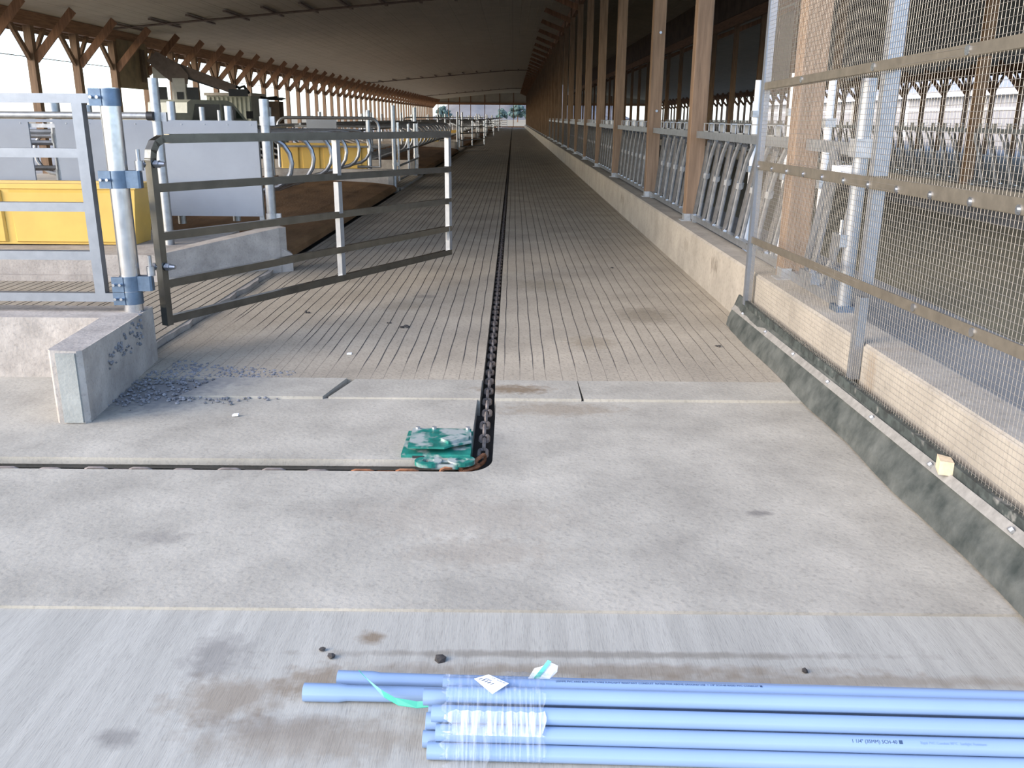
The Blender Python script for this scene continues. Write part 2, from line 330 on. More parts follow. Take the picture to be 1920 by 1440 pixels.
# ------------------------------------------------------------------ roof, walls, beams
def ceil_z(x): return 5.25+.1066*x if x < -5 else (5.25+.1066*x-.1066/14*(x+5)**2 if x < 2 else 5.09)
def ribbed(x0, x1, zf, pitch=.3):
    """underside profile with small downward ribs, closed over the top"""
    lo = []; x = x0
    while x < x1:
        lo.append((x, zf(x)))
        if x+pitch < x1: lo += [(x+pitch*.9, zf(x+pitch*.9)), (x+pitch*.93, zf(x+pitch*.93)-.004), (x+pitch*.97, zf(x+pitch*.97)-.004)]
        x += pitch
    lo.append((x1, zf(x1))); return lo+[(x, z+.09) for x, z in reversed(lo)]
def panels(name, x0, x1, zf, n):
    root = thing(name, None, None, ((x0+x1)/2, (YS+YE)/2, zf((x0+x1)/2))); root['kind'] = 'structure'
    for k in range(n):
        a, c = x0+(x1-x0)*k/n, x0+(x1-x0)*(k+1)/n-.008
        b = MB(); b.extrude_y(ribbed(a, c, zf), YS, YE+.3); part('ceiling_panel', b, M['ceiling'], root)
    b = MB(); b.extrude_y([(x0+(x1-x0)*k/8, zf(x0+(x1-x0)*k/8)+.1) for k in range(9)]+[(x1-(x1-x0)*k/8, zf(x1-(x1-x0)*k/8)+.2) for k in range(9)], YS, YE+.3) 
    part('roof_deck', b, M['dark_board'], root); return root
panels('ceiling', -13.3, 2.0, ceil_z, 15)
panels('ceiling', 8.0, 23.3, lambda x: ceil_z(10-x), 15)
panels('ceiling', 1.9, 5.0, lambda x: 6.2+.18*(x-1.9), 3)
panels('ceiling', 5.0, 8.1, lambda x: 6.2+.18*(8.1-x), 3)
for nm, x in (('wall_right', 2.02), ('wall_right', 7.94)):
    b = MB(); b.box(x-.03, x+.03, YS, YE, 5.05, 6.28); struct(nm, b, M['dark_board'])
# girders on the post rows and eaves
for x, z0, z1, w in ((-12.2, 3.62, 3.95, .2), (22.2, 3.62, 3.95, .2), (2.0, 4.72, 5.06, .12), (8.0, 4.72, 5.06, .12)):
    b = MB(); b.box(x-w/2, x+w/2, YS, YE, z0, z1); struct('trim_%d' % (4 if x < 10 else 5), b, M['wood_beam'])
for sx in (-1, 1):
    for dx, z0, z1 in ((.35, 3.70, 3.79), (.65, 3.66, 3.75), (.95, 3.60, 3.80)):
        x = -12.2-dx if sx < 0 else 22.2+dx
        b = MB(); b.box(x-.02, x+.02, YS, YE, z0, z1); struct('trim_6', b, M['wood_new'])
# splice ribs under the ceiling: a cross pipe with short battens
for yy, nm in ((28.2, 'nearest'), (73., 'middle'), (118., 'farthest')):
    t = thing('ceiling_rib', 'dark rib across the left bay ceiling with short battens, %s of three' % nm, 'ceiling rib', (-4.5, yy, 4.8), 'ceiling ribs of the left bay')
    b = MB(); b.tube([(-11.9, yy, ceil_z(-11.9)-.05), (-.3, yy, ceil_z(-.3)-.05), (1.7, yy, ceil_z(1.7)-.05)], .035, 6); part('cross_pipe', b, M['crane'], t)
    for k in range(12):
        x = -11.4+k*1.07; b = MB(); b.beam((x, yy-1.2, ceil_z(x)-.06), (x, yy+1.2, ceil_z(x)-.06), .09, .05); part('batten', b, M['crane'], t)
# far end wall of the three bays
for nm, x0, x1, st in (('wall_back', -12.3, 2.0, [-11.5, -9.9, -8.2, -6.5, -4.35, -2.05, .05]), ('wall_back', 8.0, 22.3, [9, 11, 13, 15, 17, 19, 21])):
    w = thing(nm, None, None, ((x0+x1)/2, YE, 3.4)); w['kind'] = 'structure'
    zf = ceil_z if x0 < 0 else (lambda x: ceil_z(10-x))
    n = 12; top = [(x0+(x1-x0)*k/n, zf(x0+(x1-x0)*k/n)+.1) for k in range(n+1)]
    b = MB(); b.extrude_y([(x0, 3.4)]+top+[(x1, 3.4)], YE+.1, YE+.16); part('upper_panel', b, M['ceiling'], w)
    b = MB(); b.box(x0, x1, YE-.1, YE+.1, 3.30, 3.62); part('header_beam', b, M['wood_beam'], w)
    for x in st:
        b = MB(); b.box(x-.06, x+.06, YE-.02, YE+.1, 3.62, zf(x)); part('stud', b, M['wood'], w)
        b = MB(); b.box(x-.05, x+.05, YE, YE+.1, 0, 3.3); part('frame_post', b, M['wood'], w)
b = MB(); b.box(-12.3, 2.0, YE-.05, YE+.12, -.1, .18); struct('trim_7', b, M['wood'])

# ------------------------------------------------------------------ beyond the barn
def hill(name, x0, x1, y, h, seed, m):
    rnd = random.Random(seed); n = 40; v = []; f = []
    ks = [(rnd.uniform(.5, 4), rnd.uniform(0, 6), rnd.uniform(.05, .2)) for _ in range(5)]
    for i in range(n+1):
        t = i/n; env = min(1, 4*t)*min(1, 4*(1-t)); hh = h*env*(1+sum(a*math.sin(q*6*t+p) for q, p, a in ks))
        x = x0+(x1-x0)*t
        for k in range(6):
            s = k/5; v.append((x, y+s*h*4, -.3+hh*math.sin(s*math.pi/2)+rnd.uniform(-.02, .02)*h))
        v.append((x, y+h*6, -.4))
    for i in range(n):
        for k in range(6): f.append((i*7+k, i*7+7+k, i*7+8+k, i*7+k+1))
    b = MB(); b.add(v, f); b.smooth = True; return struct(name, b, m, ((x0+x1)/2, y, 0))
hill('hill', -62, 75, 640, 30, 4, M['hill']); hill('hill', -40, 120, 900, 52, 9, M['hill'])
def tree(x, y, h, w, label, seed):
    t = thing('tree', label, 'tree', (x, y, -.2), 'trees in the field beyond the far end'); rnd = random.Random(seed)
    b = MB(); b.tube([(x, y, -.2), (x+.1, y, h*.35), (x, y, h*.7)], [.22, .16, .06], 7); part('trunk', b, M['wood'], t)
    b = MB()
    for k in range(46):
        a = rnd.uniform(0, 6.28); q = rnd.random()**.6; zz = h*(.28+.66*rnd.random()); rr = w/2*q*math.sin(math.pi*min(1, .18+.8*(zz/h)))
        b.blob((x+rr*math.cos(a), y+rr*math.sin(a), zz), w*.13, k+seed, 1)
    b.smooth = False; part('foliage', b, M['leaf'], t)
tree(1.6, 330, 6.2, 6.4, 'large dim green tree beyond the far end, nearest the right post row', 2)
tree(-25.5, 335, 4.8, 6, 'dim tree beyond the far end, beside the left corner of the opening', 3)
tree(-5.2, 420, 5.2, 5, 'smaller dim tree seen through the middle of the far opening', 5)
# neighbouring building beyond the right-hand side
t = thing('neighbouring_barn', 'grey sided barn with white eave seen through the right sidewall openings', 'building', (36, 70, -.17))
for k in range(34):
    b = MB(); y0 = 20+k*3.2; b.box(34, 34.2, y0, y0+3.14, -.2, 3.3); part('wall_panel', b, M['siding'], t)
b = MB(); b.box(33.3, 33.5, 19, 131, 3.25, 3.62); part('eave_fascia', b, M['trimwhite'], t)
b = MB(); b.box(33.95, 34.02, 20, 129, 2.25, 2.42); part('rail_band', b, M['trimwhite'], t)
b = MB(); b.extrude_y([(33.3, 3.62), (44, 6.6), (44, 6.7), (33.3, 3.72)], 19, 131); part('roof', b, M['siding'], t)
for k in range(17):
    b = MB(); b.box(33.8, 33.98, 22+k*6.4, 22.3+k*6.4, -.2, 3.25); part('column', b, M['cream'] if k % 3 else M['trimwhite'], t)

# ------------------------------------------------------------------ post rows
def side_post(loc, label):
    x, y = loc
    t = thing('sidewall_post', label, 'post', (x, y, 0), 'left sidewall posts')
    b = MB(); b.box(x-.095, x+.095, y-.095, y+.095, -.1, 3.90); part('shaft', b, M['wood_new'], t)
    for d in (-1, 1):
        b = MB(); b.beam((x-.02, y+d*.08, 2.84), (x-.02, y+d*.86, 3.66), .09, .13 if d < 0 else .10); part('brace', b, M['wood_new'], t)
    b = MB(); b.beam((x+.08, y, 2.80), (x+1.17, y, 3.98), .05, .2); b.v = [(p[0], p[1], min(p[2], ceil_z(p[0])-.02)) for p in b.v]; part('knee_brace', b, M['wood'], t)
    return t
YP = [21.45+2.41*i for i in range(50)]
sp = side_post((-12.2, YP[1]), 'brown sidewall post with Y braces, second of the left row from the camera')
for i, yy in enumerate(YP):
    if i == 1: continue
    lab = 'brown sidewall post with Y braces, %s of the left row from the camera' % ORD[i] if i < 16 else 'dim brown sidewall post far down the left row, past the sixteenth'
    dup(sp, (-12.2, yy, 0), lab)
for i in range(45):
    yy = 33.5+2.41*i
    c = dup(sp, (22.2, yy, 0), 'dark right-hand sidewall post with Y braces, %s' % ('%s from the near end' % ORD[i] if i < 12 else 'past the twelfth'), group='right sidewall posts'); c.rotation_euler.z = math.pi
def row_post(y, label):
    x = 1.90
    t = thing('timber_post', label, 'post', (x, y, .425), 'timber posts along the feed curb')
    b = MB(); b.box(x, x+.17, y, y+.16, .425, 5.05, .006); part('shaft', b, M['wood_new'], t)
    b = MB(); b.beam((x+.02, y+.08, 4.62), (x-.86, y+.08, 4.98), .05, .17); b.v = [(p[0], p[1], min(p[2], 5.03)) for p in b.v]; part('knee_brace', b, M['wood'], t)
    b = MB(); b.box(x-.012, x+.06, y-.012, y+.10, .426, .50); b.box(x-.05, x+.06, y-.05, y+.1, .425, .437); part('base_bracket', b, M['galv_dull'], t)
    return t
YR = [6.18, 9.86, 12.92, 17.3, 20.95, 24.6]
while YR[-1] < YE-4: YR.append(YR[-1]+3.66)
rp = row_post(YR[0], 'tall timber post on the curb behind the wire mesh panel')
for i, yy in enumerate(YR):
    if i == 0: continue
    lab = ('tall timber post on the near feed curb, first beyond the wire mesh panel' if i == 1 else 'tall timber post on the near feed curb, %s beyond the wire mesh panel' % ORD[i-1]) if i < 14 else 'dim timber post far down the near feed curb, past the thirteenth'
    c = dup(rp, (1.90, yy, .425), lab)
    if i == 2:
        for zz in (1.60, 2.62): b = MB(); b.tube([(2.0, yy+.004, zz), (2.0, yy-.012, zz)], .018, 8); part('bolt', b, M['galv'], c)
for i, yy in enumerate([9.0+3.66*k for k in range(36)]):
    lab = 'dark timber post on the far feed curb, %s from the camera' % ORD[i] if i < 14 else 'dim timber post far down the far feed curb, past the fourteenth'
    c = dup(rp, (8.2, yy, .425), lab, group='timber posts along the far feed curb'); c.rotation_euler.z = math.pi
# thin cable along the left openings, plywood panel in the fourth opening
b = MB(); b.tube([(-12.32, 21, 2.88), (-12.32, 80, 2.88)], .012, 5); single('cable', b, M['black'], 'thin dark cable strung along the left sidewall posts', 'cable', (-12.32, 50, 2.88))
t = thing('plywood_sheet', 'dark weathered plywood panel hung between two left sidewall posts', 'panel', (-12.05, 29.8, 2.3))
b = MB(); b.box(-12.10, -12.06, 28.75, 30.95, 2.28, 3.70); part('sheet', b, M['ply'], t)
b = MB(); b.box(-12.06, -11.98, 30.35, 30.6, 2.5, 3.5); part('upright_board', b, M['dark_board'], t)

# ------------------------------------------------------------------ headlocks on the feed curbs
def headlock(x, y0, y1, label, group, n=None):
    """one bay of self-locking stanchions between two posts; near end y0"""
    t = thing('feed_headlock', label, 'headlock', (x, y0, .425), group)
    b = MB(); b.box(x-.03, x+.03, y0, y1, 1.305, 1.375); part('top_rail', b, M['galv'], t)
    b = MB(); b.box(x-.03, x+.03, y0, y1, .45, .505); b.box(x-.03, x+.03, y0+.05, y0+.12, .425, .45); b.box(x-.03, x+.03, y1-.12, y1-.05, .425, .45); part('bottom_rail', b, M['galv'], t)
    p = .468; n = n or max(1, int((y1-y0-.6)/p)+1)
    for k in range(n):
        yy = y0+.04+k*p
        b = MB(); b.tube([(x-.012, yy+.50, .5), (x-.012, yy, 1.285)], .025, 8); b.box(x-.035, x+.02, yy+.46, yy+.55, .50, .515); part('neck_bar', b, M['galv_bright'], t)
        b = MB(); b.tube([(x+.02, yy+.44, .51), (x+.02, yy+.20, .93), (x+.02, yy+.17, .97), (x+.02, yy+.02, 1.16), (x+.02, max(y0+.02, yy-.16), 1.30)], .019, 7)
        b.tube([(x+.02, yy+.205, .915), (x+.02, yy+.185, .965)], .034, 7); part('lock_bar', b, M['galv_dull'], t)
        b = MB(); b.box(x-.028, x-.022, yy+.02, yy+.26, 1.375, 1.385); b.box(x-.028, x-.022, yy+.02, yy+.035, 1.375, 1.46); b.box(x-.028, x-.022, yy+.245, yy+.26, 1.375, 1.46)
        b.box(x-.03, x+.03, yy+.02, yy+.26, 1.452, 1.46); b.box(x+.022, x+.028, yy+.05, yy+.2, 1.375, 1.452); part('latch', b, M['galv_dull'], t)
    return t
HX = 1.985
G1 = 'headlock bays on the near feed curb'
for i in range(12):
    y0, y1 = YR[i]+.17, YR[i+1]-.06
    if y1-y0 > 3.3 and i > 4:
        dup(hl, (HX, y0, .425), 'galvanised headlock bay on the near feed curb, %s beyond the wire mesh panel' % ORD[i])
        continue
    hl = headlock(HX, y0, y1, 'row of slanted galvanised headlock bars in the %s bay beyond the wire mesh post' % ORD[i], G1)
for i in range(12):
    y0 = 9.0+3.66*i-3.48
    c = dup(hl, (8.12, 9.0+3.66*i-.17, .425), 'dark headlock bay on the far feed curb, %s from the near end' % ORD[i], group='headlock bays on the far feed curb'); c.rotation_euler.z = math.pi
# short headlock end section with wide galvanised plates beside the latch post
t = thing('headlock_end_section', 'short headlock section with wide pale plates between timber post and latch post', 'headlock', (HX, 5.25, .425))
b = MB(); b.box(HX-.03, HX+.03, 5.22, 6.12, 1.305, 1.375); part('top_rail', b, M['galv'], t)
b = MB(); b.box(HX-.04, HX+.03, 5.20, 6.12, .425, .49); part('bottom_rail', b, M['fence_tube'], t)
b = MB(); b.beam((HX-.03, 5.86, .56), (HX-.03, 5.53, 1.32), .012, .13, (0, 1, 0)); b.beam((HX-.045, 5.82, .56), (HX-.045, 5.48, 1.32), .012, .05, (0, 1, 0)); part('wide_plate', b, M['fence_tube'], t)
b = MB(); b.tube([(HX-.05, 5.70, .5), (HX-.05, 5.42, 1.27)], .024, 8); part('neck_bar', b, M['galv_bright'], t)
b = MB(); b.tube([(HX, 5.62, .5), (HX, 5.32, .88), (HX, 5.25, 1.1)], .02, 7); part('lock_bar', b, M['galv_dull'], t)
part('foot_plate', MB().box(HX-.08, HX-.02, 5.60, 5.84, .49, .56), M['fence_tube'], t); part('foot_plate', MB().box(HX-.08, HX-.02, 5.24, 5.32, .49, .66), M['fence_tube'], t)

# latch post beside the curb
lx, ly = 1.95, 5.12
t = thing('latch_post', 'pale galvanised pipe post with latch and clamps, just behind the mesh', 'post', (lx, ly, .3))
b = MB(); b.tube([(lx, ly, .425), (lx, ly, 1.72)], .042, 14); part('pipe', b, M['fence_tube'], t)
b = MB(); b.box(lx-.052, lx+.052, ly-.052, ly+.052, 1.30, 1.40); part('upper_clamp', b, M['galv_dull'], t)
b = MB(); b.box(lx-.06, lx+.06, ly-.06, ly+.06, .34, .46); b.tube([(lx-.07, ly-.03, .40), (lx-.05, ly-.03, .40)], .016, 6); b.tube([(lx-.07, ly+.03, .40), (lx-.05, ly+.03, .40)], .016, 6); part('foot_clamp', b, M['clamp'], t)
b = MB(); b.box(lx-.075, lx-.03, ly-.03, ly+.10, .80, .87); b.tube([(lx-.05, ly+.03, .87), (lx-.05, ly+.03, .95)], .012, 7); b.box(lx-.06, lx-.04, ly+.08, ly+.16, .70, .80); part('latch', b, M['galv'], t)
b = MB(); b.box(lx-.11, lx+.04, ly+.02, ly+.14, 1.19, 1.25, .015); part('pale_cap', b, M['paper'], t, 'white cap with blue end')
# white pipe posts beyond the curb
for (x, y, z1, lab) in ((2.36, 9.0, 1.86, 'white pipe post behind the headlocks, farthest of three'), (2.36, 7.85, 1.87, 'white pipe post behind the headlocks, beside the mesh panel stile'), (2.36, 6.9, 1.79, 'white pipe post behind the mesh, right of the timber post')):
    t = thing('pipe_post', lab, 'post', (x, y, .12), 'white pipe posts behind the near curb')
    b = MB(); b.tube([(x, y, .12), (x, y, z1)], .028, 10); part('pipe', b, M['pvc_white'], t)
    b = MB(); b.box(x-.04, x+.04, y-.04, y+.04, z1-.34, z1-.28); b.box(x-.04, x+.04, y-.04, y+.04, 1.0, 1.06); part('clamp', b, M['galv_dull'], t)

# ------------------------------------------------------------------ wire mesh fence panel
FX = 1.72
t = thing('wire_mesh_fence', 'tall wire mesh panel in a galvanised frame standing against the curb', 'fence panel', (FX, 4.4, .0))
y0, y1, z0, z1 = 2.15, 6.40, .19, 2.75
b = MB(); b.beam((FX, 6.375, .20), (FX+.012, 6.39, z1), .05, .05, (0, 1, 0)); part('end_stile', b, M['fence_tube'], t)
b = MB(); b.box(FX-.002, FX+.066, 4.325, 4.385, 1.245, z1); part('middle_stile', b, M['fence_tube'], t)
b = MB(); b.box(FX+.002, FX+.062, 4.32, 4.375, .72, 1.19); part('middle_stile', b, M['fence_tube'], t)
b = MB(); b.box(FX+.002, FX+.045, 4.31, 4.37, .24, .66); part('middle_stile', b, M['fence_tube'], t)
def angle_rail(za, zb, zc, h, name, m):
    b = MB(); b.beam((FX-.008, y1, za), (FX-.008, y0, zb), .006, h); b.beam((FX+.016, y1, za-h/2), (FX+.016, y0, zb-h/2), .045, .006); part(name, b, m, t)
angle_rail(1.715, 1.775, 0, .045, 'upper_rail', M['fence_rail'])
angle_rail(1.195, 1.235, 0, .055, 'middle_rail', M['fence_rail'])
angle_rail(.675, .775, 0, .045, 'lower_rail', M['fence_rail'])
angle_rail(z1, z1, 0, .045, 'top_rail', M['fence_rail'])
for k in range(13):
    yy = 6.33-.33*k; z = 1.195+.04*(y1-yy)/(y1-y0)
    b = MB(); b.tube([(FX-.011, yy, z-.012), (FX-.016, yy, z-.012)], .018, 10); b.tube([(FX-.016, yy, z-.012), (FX-.022, yy, z-.012)], .008, 6); part('bolt', b, M['galv_bright'], t)
for yy in (5.55, 4.46, 3.55, 2.6):
    z = 1.715+.06*(y1-yy)/(y1-y0); b = MB(); b.tube([(FX-.011, yy, z), (FX-.017, yy, z)], .019, 10); part('bolt', b, M['galv_bright'], t)
for yy in (3.7, 3.2, 2.75):
    z = .675+.1*(y1-yy)/(y1-y0); b = MB(); b.tube([(FX-.011, yy, z), (FX-.017, yy, z)], .018, 10); part('bolt', b, M['galv_bright'], t)
b = MB(); r = .00085; rnd = random.Random(4); p = .0254
def wire(a, c, n):
    pts = [Vector(a).lerp(Vector(c), i/n) for i in range(n+1)]
    pts = [q+Vector((.006*math.sin(q.y*2.1+q.z*1.7)+rnd.uniform(-.0008, .0008), 0, 0)) for q in pts]
    vs = []; d = (pts[-1]-pts[0]).normalized(); e = Vector((1, 0, 0)).cross(d)
    for q in pts: vs += [q+Vector((r, 0, 0)), q+e*r, q-Vector((r, 0, 0)), q-e*r]
    fs = [(i*4+k, i*4+(k+1) % 4, i*4+4+(k+1) % 4, i*4+4+k) for i in range(n) for k in range(4)]
    b.add(vs, fs)
k = 0
while y0+k*p < y1-.02: wire((FX-.004, y0+k*p, z0-.01), (FX-.004, y0+k*p+.006, z1), 9); k += 1
k = 0
while z0+.03+k*p < z1:
    z = z0+.03+k*p; wire((FX-.006, y0, z+.05*(z-.2)/2.5), (FX-.006, y1, z), 14); k += 1
part('wire_mesh', b, M['wire'], t, kind='stuff')
# rubber belt and batten along the foot of the mesh panel
t = thing('rubber_belt_strip', 'dusty black rubber belt with steel batten along the foot of the mesh panel', 'belt', (1.68, 4.4, 0))
b = MB(); n = 44; prof = [(1.60, .0), (1.615, .055), (1.645, .115), (1.672, .165), (1.70, .225), (1.712, .225), (1.686, .16), (1.66, .108), (1.63, .05), (1.615, .0)]
v = []; f = []; m = len(prof); rnd = random.Random(2)
for i in range(n+1):
    yy = 6.62-(6.62-2.1)*i/n; w = .008*math.sin(yy*5)+rnd.uniform(-.003, .003)
    for j, (x, z) in enumerate(prof): v.append((x+w*(1-z/.23)+.02, yy-.18*(.225-z)*(1 if i < 2 else 0), z+.002))
for i in range(n):
    for j in range(m): f.append((i*m+j, i*m+(j+1) % m, (i+1)*m+(j+1) % m, (i+1)*m+j))
f += [tuple(range(m)), tuple(range(n*m, n*m+m))[::-1]]
b.add(v, f); part('belt', b, M['rubber_dusty'], t)
b = MB(); b.beam((1.682, 6.60, .135), (1.690, 2.1, .19), .012, .040, (.55, 0, .8)); part('batten', b, M['batten'], t)
b = MB(); b.box(1.70, 1.735, 2.1, 6.42, .19, .235); part('upper_strip', b, M['rubber'], t)
for k in range(7):
    yy = 6.3-.6*k; b = MB(); b.tube([(1.684, yy, .15+.007*k), (1.672, yy, .142+.007*k)], .013, 7); part('bolt', b, M['galv_dull'], t)
b = MB(); b.prism([(1.655, 3.18), (1.70, 3.16), (1.715, 3.22), (1.68, 3.26)], .19, .245); single('wood_scrap', b, M['chip'], 'small raw wood scrap lodged on the rubber belt strip', 'wood scrap', (1.685, 3.2, .19))

# ------------------------------------------------------------------ chain and corner device
CX = -.1325; CZ = -.045
t = thing('scraper_chain', 'long rusty steel link chain lying in the floor channel', 'chain', (CX, 4.0, -.085))
def link(c, d, flat, L=.122, Wd=.058, r=.0095):
    """one oval link centred at c along d; flat links lie in the floor plane"""
    d = Vector(d).normalized(); s = d.cross(Vector((0, 0, 1))) if flat else Vector((0, 0, 1)); c = Vector(c)
    h = L/2-Wd/2; q = Wd/2-r; pts = []
    for i in range(5): a = R(-90+45*i); pts.append(c+d*(h+q*math.cos(a))+s*q*math.sin(a))
    for i in range(5): a = R(90+45*i); pts.append(c+d*(-h+q*math.cos(a))+s*q*math.sin(a))
    b = MB(); b.torus_path(pts, r, 6); return b
mfl = {}
def place_link(y=None, pos=None, d=(0, 1, 0), flat=True, m='rust'):
    key = (flat, tuple(d), m)
    if key not in mfl: mfl[key] = mesh_of('link', link((0, 0, 0), d, flat), M[m])
    o = bpy.data.objects.new('link', mfl[key]); COL.objects.link(o); o.parent = t; o.location = Vector(pos)-t.location
for k in range(225):
    place_link(pos=(CX+.003*math.sin(k*1.3), 3.97+.1*k, CZ+(.006 if k % 2 else 0)), flat=k % 2 == 0)
b = MB()
for k in range(225, 620):
    l = link((CX, 3.97+.1*k, CZ), (0, 1, 0), k % 2 == 0); b.add(l.v, l.f)
b.smooth = True; part('far_links', b, M['rust'], t, kind='stuff')
for pos, d, fl in (((-.142, 3.873, CZ), (.45, 1, 0), False), ((-.19, 3.79, CZ), (1, .9, 0), True), ((-.268, 3.737, CZ), (1, .28, 0), False)): place_link(pos=pos, d=d, flat=fl, m='rust_red')
for k in range(28):
    place_link(pos=(-.365-.1*k, 3.70+.008*math.sin(k), CZ-.002), d=(1, 0, 0), flat=k % 2 == 0, m='rust_red' if k < 5 else 'rust')
t = thing('corner_wheel_box', 'scuffed green steel corner box with folded cover plates beside the chain', 'corner box', (-.34, 3.82, 0))
zt = .03
b = MB(); b.box(-.505, -.185, 3.81, 4.13, -.05, .010); part('housing', b, M['green'], t)
b = MB(); b.prism([(-.475, 3.82), (-.305, 3.815), (-.27, 3.86), (-.185, 3.93), (-.195, 4.115), (-.48, 4.11)], [.035, .035, .03, .022, .02, .026], [.043, .043, .038, .03, .028, .034]); part('cover_plate', b, M['green'], t)
b = MB(); b.prism([(-.29, 3.87), (-.20, 3.95), (-.20, 3.99), (-.25, 3.99), (-.33, 3.92)], [.035, .03, .03, .034, .037], [.052, .046, .044, .05, .052]); part('folded_flap', b, M['green'], t)
def ring_plate(cx, cy, r0, r1, z0, z1):
    b = MB(); n = 20; v = []
    for zz in (z0, z1):
        for rr in (r0, r1): v += [(cx+rr*1.25*math.cos(2*math.pi*k/n), cy+rr*math.sin(2*math.pi*k/n), zz) for k in range(n)]
    f = []
    for k in range(n):
        j = (k+1) % n
        f += [(k, j, n+j, n+k), (2*n+k, 3*n+k, 3*n+j, 2*n+j), (n+k, n+j, 3*n+j, 3*n+k), (k, 2*n+k, 2*n+j, j)]
    b.add(v, f); return b
for cx, cy in ((-.375, 3.765), (-.225, 3.78)):
    part('wheel_ring', ring_plate(cx, cy, .022, .05, -.02, .0), M['green'], t)
b = MB(); b.prism([(-.36, 3.73), (-.24, 3.73), (-.19, 3.785), (-.20, 3.835), (-.40, 3.835)], -.03, -.008); part('wheel_guard', b, M['green'], t)
for x in (-.455, -.375, -.21):
    b = MB(); b.tube([(x, 4.10, .012), (x, 4.10, .043)], .012, 6); part('bolt', b, M['galv_dull'], t)
b = MB(); b.prism([(-.33, 3.733), (-.27, 3.733), (-.25, 3.75), (-.35, 3.75)], -.008, -.004); part('worn_patch', b, M['galv_bright'], t, 'bare shiny steel patch')
b = MB(); b.box(-.452, -.40, 3.803, 3.812, -.048, .004); part('painted_opening_shade', b, M['black'], t, 'black plate painting the shade of an opening in the front')  # black plate stands in for the shade of a hollow

# ------------------------------------------------------------------ concrete wing wall and left gates
t = thing('wing_wall', 'low L-shaped concrete wall carrying the near gate post', 'wall', (-2.6, 5.1, 0))
poly = [(-2.305, 4.262), (-2.288, 4.245), (-2.16, 4.25), (-2.142, 4.275), (-2.255, 5.46), (-2.28, 5.50), (-7.6, 5.46), (-7.6, 5.11), (-2.41, 5.07)]
zs = [.378, .378, .372, .37, .345, .34, .352, .352, .358]
b = MB(); b.prism(poly, -.02, zs); part('concrete_body', b, M['block'], t)
b = MB(); b.box(-2.262, -2.165, 4.238, 4.252, .0, .362); part('recessed_end_face', b, mat('greenish_cast_concrete', (.27, .28, .255), .85, var=.15, scale=6, bump=.3), t, 'smoother greenish end face')
b = MB(); rnd = random.Random(5)
for k in range(60):
    u = rnd.random(); y = 4.6+.62*u; x = -2.142-.113*(y-4.275)/1.185+.004
    b.blob((x, y, .18+.13*rnd.random()*(.5+u)), .012*rnd.uniform(.5, 1), k, 1)
part('exposed_aggregate', b, M['stone'], t, 'patch of exposed grey aggregate', kind='stuff')
PX, PY = -2.312, 5.32
t = thing('gate_post', 'thick galvanised gate post with blue-grey clamps on the low concrete wall', 'post', (PX, PY, .34))
b = MB(); b.tube([(PX, PY, .33), (PX, PY, 1.645)], .057, 20); part('pipe', b, M['galv_bright'], t)
for z0, z1, tail in ((1.545, 1.64, 0), (1.085, 1.185, 1), (.475, .565, 1), (.395, .472, 0)):
    b = MB(); b.tube([(PX, PY, z0), (PX, PY, z1)], .0625, 20)
    if tail: b.box(PX, PX+.135, PY-.03, PY+.03, z0, z1, .01)
    b.box(PX-.09, PX-.02, PY-.063, PY-.045, z0, z1)
    cl = part('clamp', b, M['clamp'], t)
    b = MB(); zz = (z0+z1)/2
    for dx in (-.035, -.072): b.tube([(PX+dx, PY-.05, zz), (PX+dx, PY-.085, zz)], .009, 6)
    part('clamp_bolt', b, M['galv_bright'], cl)
for zz in (1.205, .585):
    b = MB(); b.tube([(PX+.125, PY+.01, zz-.03), (PX+.125, PY+.01, zz+.10)], .013, 8); b.tube([(PX+.125, PY+.01, zz-.02), (PX+.125, PY+.01, zz+.035)], .024, 10)
    part('hinge_pin', b, M['galv'], t)
# closed gate to the left of the post
t = thing('closed_gate', 'pale square-tube gate closed across the low concrete wall, left of the post', 'gate', (-4, 5.3, .4))
for zz in (1.585, 1.283, .975, .690, .438):
    b = MB(); b.box(-6.6, -2.515 if zz in (1.283, .975, .690) else -2.40, 5.275, 5.325, zz-.026, zz+.026); part('rail', b, M['fence_tube'], t)
b = MB(); b.box(-2.515, -2.455, 5.275, 5.335, .464, 1.559); part('stile', b, M['fence_tube'], t)
for x in (-4.5, -6.6):
    b = MB(); b.box(x-.03, x+.03, 5.27, 5.33, .41, 1.61); part('stile', b, M['fence_tube'], t)
for zz in (1.585, .438):
    b = MB(); b.box(-2.40, -2.36, 5.285, 5.315, zz-.014, zz+.014); part('hinge_lug', b, M['galv'], t)
# swung gate standing open over the alley
GA, GB = Vector((-2.175, 5.475, 0)), Vector((-.592, 8.49, 0)); GD = (GB-GA).normalized(); GL = (GB-GA).length; GN = Vector((GD.y, -GD.x, 0))
t = thing('swing_gate', 'five-rail steel gate swung open into the alley', 'gate', (-2.175, 5.475, .25))
def gp(s, z): return GA+GD*s+Vector((0, 0, z))
zb = .255
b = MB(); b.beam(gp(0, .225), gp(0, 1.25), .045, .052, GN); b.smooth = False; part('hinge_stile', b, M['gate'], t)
pts = [gp(0, 1.24), gp(.01, 1.29), gp(.04, 1.335), gp(.09, 1.358), gp(.15, 1.36)]
b = MB()
for p, q in zip(pts, pts[1:]): b.beam(p-(q-p)*.12, q+(q-p)*.12, .045, .052, GN)
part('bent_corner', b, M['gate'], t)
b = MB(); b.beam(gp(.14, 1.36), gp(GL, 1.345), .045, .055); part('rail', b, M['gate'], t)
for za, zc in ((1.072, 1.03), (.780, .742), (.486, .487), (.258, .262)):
    b = MB(); b.beam(gp(.02, za), gp(GL, zc), .040, .050); part('rail', b, M['gate'], t)
